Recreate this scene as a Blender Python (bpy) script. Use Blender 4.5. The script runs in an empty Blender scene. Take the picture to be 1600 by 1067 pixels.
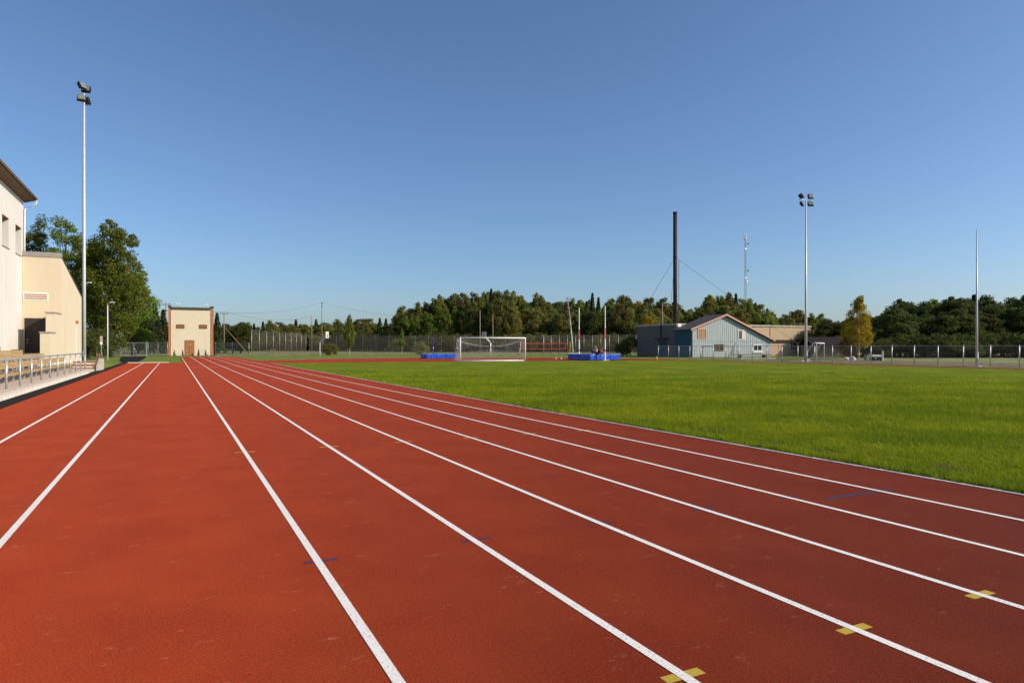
import bpy, bmesh, math, random
import numpy as np
from mathutils import Vector, Matrix

# ------------------------------------------------------------------ camera, sky, sun, exposure
S = bpy.context.scene
col = S.collection
EYE = 1.56
YAW = math.atan(528 / 1067)          # the track runs along +Y; the camera looks 26 degrees to the right of it
cam_d = bpy.data.cameras.new('camera'); cam = bpy.data.objects.new('camera', cam_d); col.objects.link(cam)
cam_d.sensor_width = 36; cam_d.lens = 24; cam_d.shift_y = 7.5 / 1600
cam_d.clip_start = .05; cam_d.clip_end = 8000
cam.location = (0, 0, EYE); cam.rotation_euler = (math.pi / 2, 0, -YAW)
S.camera = cam

SUN_EL = math.radians(29); SUN_AZ = math.atan2(.81, -.586)      # azimuth clockwise from +Y
W = bpy.data.worlds.new('World'); S.world = W; W.use_nodes = True
nt = W.node_tree; nt.nodes.clear()
sky = nt.nodes.new('ShaderNodeTexSky'); sky.sky_type = 'NISHITA'; sky.sun_disc = False
sky.sun_elevation = SUN_EL; sky.sun_rotation = SUN_AZ
sky.altitude = 0; sky.air_density = .9; sky.dust_density = 1.1; sky.ozone_density = 5.5
bg = nt.nodes.new('ShaderNodeBackground'); bg.inputs[1].default_value = .1
wo = nt.nodes.new('ShaderNodeOutputWorld')
nt.links.new(sky.outputs[0], bg.inputs[0]); nt.links.new(bg.outputs[0], wo.inputs[0])
sd = bpy.data.lights.new('sun', 'SUN'); sd.energy = 3.7; sd.angle = math.radians(.53); sd.color = (1, .9, .76)
sun = bpy.data.objects.new('sun', sd); col.objects.link(sun)
sdir = Vector((math.sin(SUN_AZ) * math.cos(SUN_EL), math.cos(SUN_AZ) * math.cos(SUN_EL), math.sin(SUN_EL)))
sun.rotation_euler = sdir.to_track_quat('Z', 'Y').to_euler()
S.view_settings.view_transform = 'Standard'; S.view_settings.look = 'None'
S.view_settings.exposure = .5; S.view_settings.gamma = 1; S.view_settings.use_curve_mapping = False

R = random.Random(7)
CY, SY = math.cos(YAW), math.sin(YAW)
def at(px, depth, z=0.0):
    """ground point at a bearing (measured in the photograph) and a depth in metres"""
    X = (px - 800) / 1067 * depth
    return Vector((X * CY + depth * SY, -X * SY + depth * CY, z))

# ------------------------------------------------------------------ materials
def mat(name, c, rough=.7, var=.12, scale=4, bump=0, bscale=40, metal=0, spec=.3, c2=None, stretch=None, detail=4, trans=0):
    m = bpy.data.materials.new(name); m.use_nodes = True
    t = m.node_tree; b = t.nodes['Principled BSDF']
    b.inputs['Roughness'].default_value = rough; b.inputs['Metallic'].default_value = metal
    b.inputs['Specular IOR Level'].default_value = spec
    tc = t.nodes.new('ShaderNodeTexCoord'); src = tc.outputs['Object']
    if stretch:
        mp = t.nodes.new('ShaderNodeMapping'); mp.inputs['Scale'].default_value = stretch
        t.links.new(src, mp.inputs[0]); src = mp.outputs[0]
    n = t.nodes.new('ShaderNodeTexNoise'); n.inputs['Scale'].default_value = scale; n.inputs['Detail'].default_value = detail
    t.links.new(src, n.inputs['Vector'])
    r = t.nodes.new('ShaderNodeValToRGB')
    lo = [max(0, x * (1 - var)) for x in c]; hi = [min(1, x * (1 + var)) for x in (c2 or c)]
    r.color_ramp.elements[0].position = .3; r.color_ramp.elements[1].position = .7
    r.color_ramp.elements[0].color = (*lo, 1); r.color_ramp.elements[1].color = (*hi, 1)
    t.links.new(n.outputs['Fac'], r.inputs[0]); t.links.new(r.outputs[0], b.inputs['Base Color'])
    if bump:
        n2 = t.nodes.new('ShaderNodeTexNoise'); n2.inputs['Scale'].default_value = bscale; n2.inputs['Detail'].default_value = 3
        t.links.new(src, n2.inputs['Vector'])
        bp = t.nodes.new('ShaderNodeBump'); bp.inputs['Strength'].default_value = 1; bp.inputs['Distance'].default_value = bump
        t.links.new(n2.outputs['Fac'], bp.inputs['Height']); t.links.new(bp.outputs[0], b.inputs['Normal'])
    return m

def N(t, kind, **kw):
    n = t.nodes.new('ShaderNode' + kind)
    for k, v in kw.items():
        if k in n.inputs: n.inputs[k].default_value = v
        else: setattr(n, k, v)
    return n
def mix(t, fac, a, b):
    m = t.nodes.new('ShaderNodeMix'); m.data_type = 'RGBA'
    for s, v in ((0, fac), (6, a), (7, b)):
        if hasattr(v, 'is_output'): t.links.new(v, m.inputs[s])
        else: m.inputs[s].default_value = v if s == 0 else (*v, 1)
    return m.outputs[2]
def ramp(t, src, p0, p1, c0=(0, 0, 0), c1=(1, 1, 1)):
    r = t.nodes.new('ShaderNodeValToRGB'); e = r.color_ramp.elements
    e[0].position = p0; e[1].position = p1; e[0].color = (*c0, 1); e[1].color = (*c1, 1)
    t.links.new(src, r.inputs[0]); return r.outputs[0]
def noise(t, vec, scale, detail=4, rough=.5):
    n = N(t, 'TexNoise', Scale=scale, Detail=detail, Roughness=rough); t.links.new(vec, n.inputs['Vector']); return n.outputs['Fac']

def track_material():
    m = bpy.data.materials.new('red_tartan'); m.use_nodes = True
    t = m.node_tree; b = t.nodes['Principled BSDF']
    b.inputs['Roughness'].default_value = .9; b.inputs['Specular IOR Level'].default_value = .1
    b.inputs['Diffuse Roughness'].default_value = 1
    g = N(t, 'NewGeometry'); P = g.outputs['Position']
    fine = noise(t, P, 105, 2, 1.0); mid = noise(t, P, 1.3, 5); big = noise(t, P, .12, 3)
    c = mix(t, ramp(t, fine, .40, .62), (.115, .0115, .003), (.44, .060, .0135))
    g2 = noise(t, P, 36, 3, .9)
    c = mix(t, ramp(t, g2, .4, .62, (.42, .42, .42), (0, 0, 0)), c, (.15, .016, .005))
    c = mix(t, ramp(t, mid, .35, .75, (0, 0, 0), (.35, .35, .35)), c, (.40, .068, .02))
    c = mix(t, ramp(t, big, .3, .7, (0, 0, 0), (.3, .3, .3)), c, (.26, .034, .011))
    st = N(t, 'Mapping'); st.inputs['Scale'].default_value = (.9, .02, 1); t.links.new(P, st.inputs[0])
    c = mix(t, ramp(t, noise(t, st.outputs[0], 1.0, 4, .6), .42, .6, (0, 0, 0), (.28, .28, .28)), c, (.2, .028, .011))
    sp_ = noise(t, P, 3.1, 6, .75)
    c = mix(t, ramp(t, sp_, .63, .72, (0, 0, 0), (.4, .4, .4)), c, (.14, .03, .016))
    # dusty shoe scuffs
    mp = N(t, 'Mapping'); mp.inputs['Scale'].default_value = (1.6, 3.5, 1); mp.inputs['Rotation'].default_value = (0, 0, .5)
    t.links.new(P, mp.inputs[0])
    s1 = noise(t, mp.outputs[0], 1.9, 6, .74)
    s2 = noise(t, P, 34, 4, .8)
    mu = N(t, 'Math', operation='MULTIPLY'); t.links.new(ramp(t, s1, .60, .70), mu.inputs[0]); t.links.new(ramp(t, s2, .46, .64, (0, 0, 0), (.6, .6, .6)), mu.inputs[1])
    c = mix(t, mu.outputs[0], c, (.60, .32, .19))
    t.links.new(c, b.inputs['Base Color'])
    bp = N(t, 'Bump', Strength=.8, Distance=.005); t.links.new(fine, bp.inputs['Height']); t.links.new(bp.outputs[0], b.inputs['Normal'])
    return m

def paint_material(name, c, under=(.36, .07, .03), wear=.362):
    m = bpy.data.materials.new(name); m.use_nodes = True
    t = m.node_tree; b = t.nodes['Principled BSDF']
    b.inputs['Roughness'].default_value = .7; b.inputs['Specular IOR Level'].default_value = .25
    P = N(t, 'NewGeometry').outputs['Position']
    f = noise(t, P, 85, 3, .85); w = noise(t, P, 2.2, 4)
    c1 = mix(t, ramp(t, w, .35, .7, (0, 0, 0), (.25, .25, .25)), c, tuple(x * .72 + .06 for x in c))
    k = ramp(t, f, wear, wear + .06)
    t.links.new(mix(t, k, under, c1), b.inputs['Base Color'])
    bp = N(t, 'Bump', Strength=.8, Distance=.005); t.links.new(f, bp.inputs['Height']); t.links.new(bp.outputs[0], b.inputs['Normal'])
    return m

def lawn_material(name, blades=False):
    m = bpy.data.materials.new(name); m.use_nodes = True
    t = m.node_tree; b = t.nodes['Principled BSDF']
    b.inputs['Roughness'].default_value = .7; b.inputs['Specular IOR Level'].default_value = .08
    P = N(t, 'NewGeometry').outputs['Position']
    a = noise(t, P, .35, 5, .6); d = noise(t, P, 1.7, 5, .65); f = noise(t, P, 45, 3, .7)
    c = mix(t, ramp(t, a, .38, .62), (.19, .26, .008), (.39, .41, .014))
    c = mix(t, ramp(t, d, .32, .72, (0, 0, 0), (.7, .7, .7)), c, (.145, .215, .008))
    if not blades:
        c = mix(t, ramp(t, f, .4, .76), mix(t, .6, c, (.03, .05, .004)), c); b.inputs['Specular IOR Level'].default_value = .02
        bp = N(t, 'Bump', Strength=1, Distance=.03); t.links.new(f, bp.inputs['Height']); t.links.new(bp.outputs[0], b.inputs['Normal'])
    else:
        f2 = noise(t, P, 70, 2, .8)
        c = mix(t, ramp(t, f2, .58, .68, (0, 0, 0), (.75, .75, .75)), c, (.42, .40, .10))
        c = mix(t, ramp(t, f2, .34, .46, (.7, .7, .7), (0, 0, 0)), c, (.05, .08, .005))
    t.links.new(c, b.inputs['Base Color'])
    if blades:
        tl = N(t, 'BsdfTranslucent'); t.links.new(c, tl.inputs['Color']); ms = N(t, 'MixShader'); ms.inputs[0].default_value = .4
        t.links.new(b.outputs[0], ms.inputs[1]); t.links.new(tl.outputs[0], ms.inputs[2]); t.links.new(ms.outputs[0], t.nodes['Material Output'].inputs[0])
    return m

def leaf_material(name, c1, c2, tr=.3):
    m = bpy.data.materials.new(name); m.use_nodes = True
    t = m.node_tree; b = t.nodes['Principled BSDF']
    b.inputs['Roughness'].default_value = .75; b.inputs['Specular IOR Level'].default_value = .08
    P = N(t, 'NewGeometry').outputs['Position']
    oi = N(t, 'ObjectInfo')
    a = noise(t, P, .55, 4, .6); f = noise(t, P, 4, 2)
    c = mix(t, ramp(t, a, .35, .66), c1, c2)
    c = mix(t, ramp(t, f, .4, .7, (0, 0, 0), (.5, .5, .5)), c, tuple(x * .6 for x in c1))
    hs = N(t, 'HueSaturation'); t.links.new(c, hs.inputs['Color'])
    mr = N(t, 'MapRange'); mr.inputs[3].default_value = .478; mr.inputs[4].default_value = .515; t.links.new(oi.outputs['Random'], mr.inputs[0]); t.links.new(mr.outputs[0], hs.inputs['Hue'])
    mr2 = N(t, 'MapRange'); mr2.inputs[3].default_value = .75; mr2.inputs[4].default_value = 1.25; t.links.new(oi.outputs['Random'], mr2.inputs[0]); t.links.new(mr2.outputs[0], hs.inputs['Value'])
    t.links.new(hs.outputs[0], b.inputs['Base Color'])
    tl = N(t, 'BsdfTranslucent'); t.links.new(hs.outputs[0], tl.inputs['Color'])
    ms = N(t, 'MixShader'); ms.inputs[0].default_value = tr
    o = t.nodes['Material Output']
    t.links.new(b.outputs[0], ms.inputs[1]); t.links.new(tl.outputs[0], ms.inputs[2]); t.links.new(ms.outputs[0], o.inputs[0])
    return m

def plaster_material(name, c):
    m = bpy.data.materials.new(name); m.use_nodes = True
    t = m.node_tree; b = t.nodes['Principled BSDF']; b.inputs['Roughness'].default_value = .92; b.inputs['Specular IOR Level'].default_value = .15
    P = N(t, 'NewGeometry').outputs['Position']
    mp = N(t, 'Mapping'); mp.inputs['Scale'].default_value = (1.6, 1.6, .12); t.links.new(P, mp.inputs[0])
    st = noise(t, mp.outputs[0], 1.3, 5, .65); bl = noise(t, P, .45, 5, .6)
    k = mix(t, ramp(t, st, .5, .75, (0, 0, 0), (.3, .3, .3)), c, tuple(x * .7 for x in c))
    k = mix(t, ramp(t, bl, .4, .7, (0, 0, 0), (.25, .25, .25)), k, (c[0] * .86, c[1] * .82, c[2] * .76))
    t.links.new(k, b.inputs['Base Color'])
    bp = N(t, 'Bump', Strength=.5, Distance=.004); t.links.new(noise(t, P, 60, 3), bp.inputs['Height']); t.links.new(bp.outputs[0], b.inputs['Normal'])
    return m

def brick_material(name, c1, c2, mortar, scale=1, rot=0):
    m = bpy.data.materials.new(name); m.use_nodes = True
    t = m.node_tree; b = t.nodes['Principled BSDF']; b.inputs['Roughness'].default_value = .9
    P = N(t, 'NewGeometry').outputs['Position']
    sp = N(t, 'SeparateXYZ'); t.links.new(P, sp.inputs[0])
    ad = N(t, 'Math', operation='ADD'); t.links.new(sp.outputs[0], ad.inputs[0]); t.links.new(sp.outputs[1], ad.inputs[1])
    cb = N(t, 'CombineXYZ'); t.links.new(ad.outputs[0], cb.inputs[0]); t.links.new(sp.outputs[2], cb.inputs[1])
    br = N(t, 'TexBrick'); t.links.new(cb.outputs[0], br.inputs['Vector'])
    br.inputs['Color1'].default_value = (*c1, 1); br.inputs['Color2'].default_value = (*c2, 1); br.inputs['Mortar'].default_value = (*mortar, 1)
    br.inputs['Scale'].default_value = scale; br.inputs['Brick Width'].default_value = .26; br.inputs['Row Height'].default_value = .085; br.inputs['Mortar Size'].default_value = .008
    n = noise(t, P, .8, 5, .6)
    t.links.new(mix(t, ramp(t, n, .4, .8, (0, 0, 0), (.22, .22, .22)), br.outputs['Color'], tuple(x * .65 for x in c1)), b.inputs['Base Color'])
    return m

M = {}
M['track'] = track_material()
M['line'] = paint_material('white_line_paint', (.88, .83, .76))
M['blue_line'] = paint_material('blue_line_paint', (.028, .022, .09), wear=.36)
M['yellow_line'] = paint_material('yellow_line_paint', (.52, .36, .03), wear=.34)
M['lawn'] = lawn_material('lawn_grass'); M['blade'] = lawn_material('grass_blades', True)
M['meadow'] = mat('meadow', (.15, .17, .04), .9, .35, .25, .03, 6, c2=(.24, .22, .075))
M['verge'] = mat('verge_grass', (.10, .17, .015), .9, .35, .8, .04, 20, c2=(.17, .20, .02))
M['dirt'] = mat('dirt', (.13, .095, .05), .95, .4, .6, .04, 8, c2=(.17, .15, .06))
M['bare'] = mat('bare_earth', (.05, .038, .018), 1, .4, 9, .02, 30, c2=(.09, .075, .03), spec=.05)
M['asphalt'] = mat('asphalt', (.026, .021, .018), 1, spec=.05, var=.25, scale=30, bump=.004, bscale=150)
M['paving'] = mat('paving', (.55, .44, .35), .9, .15, 1.5, .003, 60)
M['kerb'] = mat('concrete_kerb', (.66, .6, .5), .85, .12, 3, .003, 60)
M['concrete'] = mat('concrete', (.45, .40, .33), .9, .18, 2, .004, 40)
M['alu'] = mat('white_aluminium', (.86, .84, .80), .5, .1, 3)
M['steel'] = mat('galvanised_steel', (.46, .47, .47), .45, .15, 12, metal=.55)
M['mast'] = mat('mast_paint', (.55, .56, .56), .45, .08, 3, metal=.2)
M['dark_metal'] = mat('dark_metal', (.025, .026, .03), .5, .2, 10, metal=.2)
M['wood'] = mat('bench_wood', (.36, .22, .085), .6, .25, 3, .002, 30, c2=(.44, .28, .11), stretch=(8, .6, 8))
M['brown_wood'] = mat('brown_wood', (.22, .10, .04), .7, .25, 6)
M['old_wood'] = mat('old_wood', (.20, .15, .10), .85, .3, 5)
M['white_plaster'] = plaster_material('white_plaster', (.63, .60, .555))
M['cream_plaster'] = plaster_material('cream_plaster', (.63, .535, .38))
M['lintel'] = mat('orange_brown', (.36, .15, .07), .9, .2, 6)  # orange brown; on window lintels the colour stands for warm bounced light
M['flashing'] = mat('zinc_flashing', (.34, .31, .28), .6, .1, 3, metal=.3)
M['door'] = mat('brown_door', (.035, .024, .021), .55, .12, 3)
M['roof_dark'] = mat('roof_sheet', (.075, .062, .052), .7, .15, 3)
M['soffit'] = mat('soffit', (.16, .11, .075), .8, .12, 4)
M['cream_brick'] = brick_material('cream_brick', (.80, .68, .50), (.73, .60, .43), (.60, .52, .40))
M['orange_brick'] = brick_material('orange_brick', (.50, .165, .06), (.43, .13, .05), (.36, .22, .14))
M['shaded_grey_brick'] = brick_material('shaded_grey_brick', (.17, .14, .115), (.135, .115, .095), (.11, .1, .09))  # grey brick, darkened to hold the shade of the side facing left
M['tan_wall'] = brick_material('tan_brick', (.50, .37, .22), (.45, .33, .19), (.40, .31, .2))
M['boards'] = mat('pale_blue_boards', (.36, .40, .40), .85, .18, 2.5, .01, 5, stretch=(4, 4, .25))
M['shaded_blue_boards'] = mat('shaded_blue_boards', (.03, .085, .12), .8, .2, 2, stretch=(5, 5, .3))  # dark blue for walls turned from the sun, shade painted into the colour
M['pink_trim'] = mat('pink_trim', (.52, .30, .23), .8, .12, 4)
M['shutter'] = mat('shutter_wood', (.34, .2, .09), .8, .2, 5)
M['glass'] = mat('dark_glass', (.02, .025, .03), .12, .1, 3, spec=.6)
M['slate'] = mat('slate_roof', (.085, .077, .07), .85, .25, 2.5)
M['barn_roof'] = mat('barn_roof', (.016, .008, .008), .9, .25, 2)
M['chimney'] = mat('chimney_steel', (.035, .022, .018), .7, .3, .8)
M['blue_vinyl'] = mat('blue_vinyl', (.006, .075, .50), .4, .2, 2, .03, 3, spec=.5)
M['blue_paint'] = mat('blue_paint', (.02, .03, .2), .5, .1, 3)
M['white_paint'] = mat('white_paint', (.78, .77, .74), .5, .07, 5)
M['yellow'] = mat('yellow_paint', (.6, .37, .03), .5, .1, 5)
M['red_tape'] = mat('red_tape', (.75, .09, .04), .6, .1, 5)
M['net'] = mat('net_cord', (.52, .50, .47), .9, .1, 5)
M['wire'] = mat('fence_wire', (.20, .165, .14), .7, .15, 5, metal=.2)
M['wire_grey'] = mat('fence_wire_grey', (.2, .2, .2), .6, .1, 5, metal=.3)
M['lens'] = mat('lamp_glass', (.2, .2, .17), .08, .1, 9, spec=.8)
M['bark'] = mat('bark', (.10, .075, .055), .95, .3, 6, .02, 15)
M['birch_bark'] = mat('birch_bark', (.58, .53, .46), .9, .35, 6)
M['twig'] = mat('bare_twigs', (.22, .15, .11), .9, .25, 6)
M['pole_wood'] = mat('pole_wood', (.25, .17, .11), .9, .2, 3)
M['leaf_broad'] = leaf_material('leaf_broad', (.135, .185, .024), (.24, .28, .04), .5)
M['leaf_wood'] = leaf_material('leaf_wood', (.165, .175, .042), (.29, .27, .068), .5)
M['leaf_dark'] = leaf_material('leaf_dark', (.07, .092, .026), (.15, .16, .04), .4)
M['needle'] = leaf_material('needles', (.045, .065, .02), (.085, .10, .03), .2)
M['leaf_yellow'] = leaf_material('leaf_yellow', (.30, .24, .022), (.44, .32, .03), .45)
M['leaf_rust'] = leaf_material('leaf_rust', (.16, .085, .035), (.24, .13, .06), .25)
M['skin'] = mat('skin', (.5, .29, .2), .6, .05, 8)
M['red_cloth'] = mat('red_cloth', (.5, .03, .03), .9, .1, 9)
M['white_cloth'] = mat('white_cloth', (.66, .56, .54), .9, .08, 9)
M['dark_cloth'] = mat('dark_cloth', (.02, .022, .045), .9, .1, 9)
M['hair_fair'] = mat('fair_hair', (.42, .24, .08), .7, .15, 20)
M['hair_pale'] = mat('pale_hair', (.5, .38, .22), .7, .15, 20)

# ------------------------------------------------------------------ mesh helpers
def link(name, me, m=None, parent=None):
    o = bpy.data.objects.new(name, me); col.objects.link(o)
    if m is not None and me is not None and not me.materials: me.materials.append(M[m] if isinstance(m, str) else m)
    if parent is not None: o.parent = parent
    return o
def tag(o, label=None, cat=None, group=None, kind=None):
    for k, v in (('label', label), ('category', cat), ('group', group), ('kind', kind)):
        if v: o[k] = v
    return o
def thing(name, label, cat, loc=(0, 0, 0), rz=0, group=None):
    o = bpy.data.objects.new(name, None); col.objects.link(o); o.empty_display_size = .3
    o.location = loc; o.rotation_euler = (0, 0, rz)
    return tag(o, label, cat, group)
def copy_tree(o, parent=None):
    c = o.copy(); col.objects.link(c); c.parent = parent
    for ch in list(o.children): copy_tree(ch, c)
    return c
class MB:
    def __init__(s): s.v = []; s.f = []
    def add(s, vs, fs):
        k = len(s.v); s.v += [tuple(x) for x in vs]; s.f += [tuple(i + k for i in f) for f in fs]; return s
    def box(s, x0, x1, y0, y1, z0, z1):
        return s.add([(x0, y0, z0), (x1, y0, z0), (x1, y1, z0), (x0, y1, z0), (x0, y0, z1), (x1, y0, z1), (x1, y1, z1), (x0, y1, z1)],
                     [(3, 2, 1, 0), (4, 5, 6, 7), (0, 1, 5, 4), (1, 2, 6, 5), (2, 3, 7, 6), (3, 0, 4, 7)])
    def tube(s, pts, rad, n=8, cap=True):
        pts = [Vector(p) for p in pts]
        if not isinstance(rad, (list, tuple)): rad = [rad] * len(pts)
        rings = []; k0 = len(s.v)
        for i, p in enumerate(pts):
            d = (pts[min(i + 1, len(pts) - 1)] - pts[max(i - 1, 0)]).normalized()
            a = d.cross(Vector((0, 0, 1)) if abs(d.z) < .9 else Vector((1, 0, 0))).normalized(); b = d.cross(a)
            s.v += [tuple(p + (a * math.cos(2 * math.pi * j / n) + b * math.sin(2 * math.pi * j / n)) * rad[i]) for j in range(n)]
        for i in range(len(pts) - 1):
            for j in range(n):
                q = (j + 1) % n
                s.f.append((k0 + i * n + j, k0 + i * n + q, k0 + (i + 1) * n + q, k0 + (i + 1) * n + j))
        if cap:
            s.f.append(tuple(k0 + j for j in range(n))[::-1]); s.f.append(tuple(k0 + (len(pts) - 1) * n + j for j in range(n)))
        return s
    def prism(s, poly, y0, y1):            # poly in (x, z), extruded along y
        n = len(poly)
        vs = [(x, y0, z) for x, z in poly] + [(x, y1, z) for x, z in poly]
        fs = [tuple(range(n)), tuple(range(2 * n - 1, n - 1, -1))] + [(i, i + n, (i + 1) % n + n, (i + 1) % n) for i in range(n)]
        return s.add(vs, fs)
    def prism_x(s, poly, x0, x1):          # poly in (y, z), extruded along x
        n = len(poly)
        vs = [(x0, y, z) for y, z in poly] + [(x1, y, z) for y, z in poly]
        fs = [tuple(range(n))[::-1], tuple(range(n, 2 * n))] + [(i, (i + 1) % n, (i + 1) % n + n, i + n) for i in range(n)]
        return s.add(vs, fs)
    def mesh(s, name, smooth=False, fix=True):
        me = bpy.data.meshes.new(name); me.from_pydata(s.v, [], s.f)
        if fix:
            b = bmesh.new(); b.from_mesh(me); bmesh.ops.recalc_face_normals(b, faces=b.faces); b.to_mesh(me); b.free()
        if smooth:
            for p in me.polygons: p.use_smooth = True
        return me
    def build(s, name, m, parent=None, smooth=False, bevel=0):
        o = link(name, s.mesh(name, smooth), m, parent)
        if bevel:
            md = o.modifiers.new('bevel', 'BEVEL'); md.width = bevel; md.segments = 2; md.limit_method = 'ANGLE'
        return o
def sheet(name, poly, z, m, parent=None):
    me = bpy.data.meshes.new(name); me.from_pydata([(x, y, z) for x, y in poly], [], [tuple(range(len(poly)))])
    if me.polygons[0].normal.z < 0: me.flip_normals()
    return link(name, me, m, parent)
def np_mesh(name, verts, k):
    """verts (n*k, 3): n separate k-gons"""
    n = len(verts) // k
    me = bpy.data.meshes.new(name)
    me.vertices.add(len(verts)); me.vertices.foreach_set('co', np.ascontiguousarray(verts, dtype=np.float32).ravel())
    me.loops.add(n * k); me.loops.foreach_set('vertex_index', np.arange(n * k, dtype=np.int32))
    me.polygons.add(n); me.polygons.foreach_set('loop_start', np.arange(0, n * k, k, dtype=np.int32))
    me.polygons.foreach_set('loop_total', np.full(n, k, dtype=np.int32))
    me.update(calc_edges=True); return me

# ------------------------------------------------------------------ ground, track, lawn
g = sheet('ground', [(-3500, -3500), (3500, -3500), (3500, 3500), (-3500, 3500)], -.05, 'meadow'); tag(g, kind='structure')
V = [-2.536, -1.231, .935, 2.161, 3.366, 4.541, 5.681, 6.82]           # lane lines
KERB = 8.0; CX, CYY = 29.2, 64.0; RO = 25.2; RIN = 21.2
arc = [(CX + RO * math.cos(a), CYY + RO * math.sin(a)) for a in np.linspace(0, math.radians(146.5), 60)]
outline = [(-3.87, -14), (54.4, -14)] + arc + [(8.12, 112), (.8, 112), (.8, 73), (-3.87, 73)]
track = sheet('running_track', outline, 0, 'track'); tag(track, kind='structure')
verge = sheet('verge', [(-40, 40), (-4.3, 40), (-4.3, 60), (-4.3, 60), (120, 60), (120, 124), (-40, 124)], -.035, 'verge'); tag(verge, kind='structure')
lawn = sheet('lawn', [(KERB + .06, -14), (50.4, -14), (50.4, 59.8), (40, 62), (29, 64.2), (18, 65.3), (KERB + .06, 66.3)], .008, 'lawn'); tag(lawn, kind='structure')
d = sheet('dirt', [(57.2, -14), (75, -14), (72, 54), (60, 58), (57.2, 52)], -.028, 'dirt'); tag(d, kind='structure')
path = sheet('path', [(-4.45, -14), (-3.875, -14), (-3.875, 73), (-3.2, 77), (-3.4, 100), (-3.9, 121), (-7.3, 121), (-6.2, 100), (-5.2, 84), (-4.45, 76)], -.012, 'asphalt'); tag(path, kind='structure')

def strip(name, x0, x1, y0, y1, m, z=.0015, parent=track): return sheet(name, [(x0, y0), (x1, y0), (x1, y1), (x0, y1)], z, m, parent)
for i, v in enumerate(V):
    w = .028
    strip('lane_line', v - w, v + w, -14, 72.6 if i < 2 else 111.6, 'line', .003)
for r in (22.4, 23.6, 24.9):                                    # lane lines round the far bend
    pts = [(CX + (r + s) * math.cos(a), CYY + (r + s) * math.sin(a)) for s, seq in ((-.025, np.linspace(0, 2.5, 50)), (.025, np.linspace(2.5, 0, 50))) for a in seq]
    n = 50; me = bpy.data.meshes.new('lane_line')
    me.from_pydata([(x, y, .003) for x, y in pts], [], [(j, 2 * n - 1 - j, 2 * n - 2 - j, j + 1) for j in range(n - 1)])
    b = bmesh.new(); b.from_mesh(me); bmesh.ops.recalc_face_normals(b, faces=b.faces); b.to_mesh(me); b.free()
    link('lane_line', me, 'line', track)
    strip('lane_line', CX + r - .025, CX + r + .025, -14, 64, 'line', .003)
strip('finish_line', .99, 4.5, 56.1, 56.2, 'line')
for v, u in ((3.6, 75.3), (4.75, 74.8), (7.0, 73.7)): strip('stagger_mark', v, v + .5, u - .04, u + .04, 'line')
for v in V[2:7]: strip('blue_mark', v - .1, v + .15, 5.05, 5.09, 'blue_line')
strip('blue_mark', 5.98, 7.05, 4.82, 4.87, 'blue_line')
for v in V[3:6]: strip('yellow_mark', v - .11, v + .115, 2.51, 2.575, 'yellow_line')
for v in V[2:8]: strip('yellow_mark', v - .14, v + .14, 10.75, 10.8, 'yellow_line')

# raised white rail kerb between track and grass, in lengths with small gaps
kr = bpy.data.objects.new('track_kerb', None); col.objects.link(kr); tag(kr, kind='structure')
kmb = MB().box(-.024, .024, 0, 1.985, .0015, .007); kme = kmb.mesh('rail')
kme.materials.append(M['alu'])
for k in range(40):
    o = link('rail', kme, None, kr); o.location = (KERB, -14 + 2 * k, 0)

# white kerb at the end of the runway apron
e = MB().box(-3.9, -.45, 73.02, 73.16, -.05, .06).build('runway_kerb', 'kerb'); tag(e, kind='structure')
e = MB().box(-.44, .78, 73.02, 73.1, -.05, .05).build('runway_kerb', 'verge'); tag(e, kind='structure')

BARE = [(8.75, 9.6, .32, .5), (8.55, 7.9, .28, .45), (8.6, 6.9, .22, .4), (8.9, 5.3, .3, .35), (8.5, 11.6, .25, .5), (9.9, 7.2, .5, .25), (8.45, 14.5, .2, .6)]
for cx, cy, rx, ry in BARE:
    sheet('bare_patch', [(cx + rx * math.cos(a) * (.8 + .3 * math.sin(3 * a + cx * 9)), cy + ry * math.sin(a) * (.8 + .3 * math.sin(2 * a + cy))) for a in np.linspace(0, 6.283, 24)[:-1]], .012, 'bare', lawn)
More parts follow.
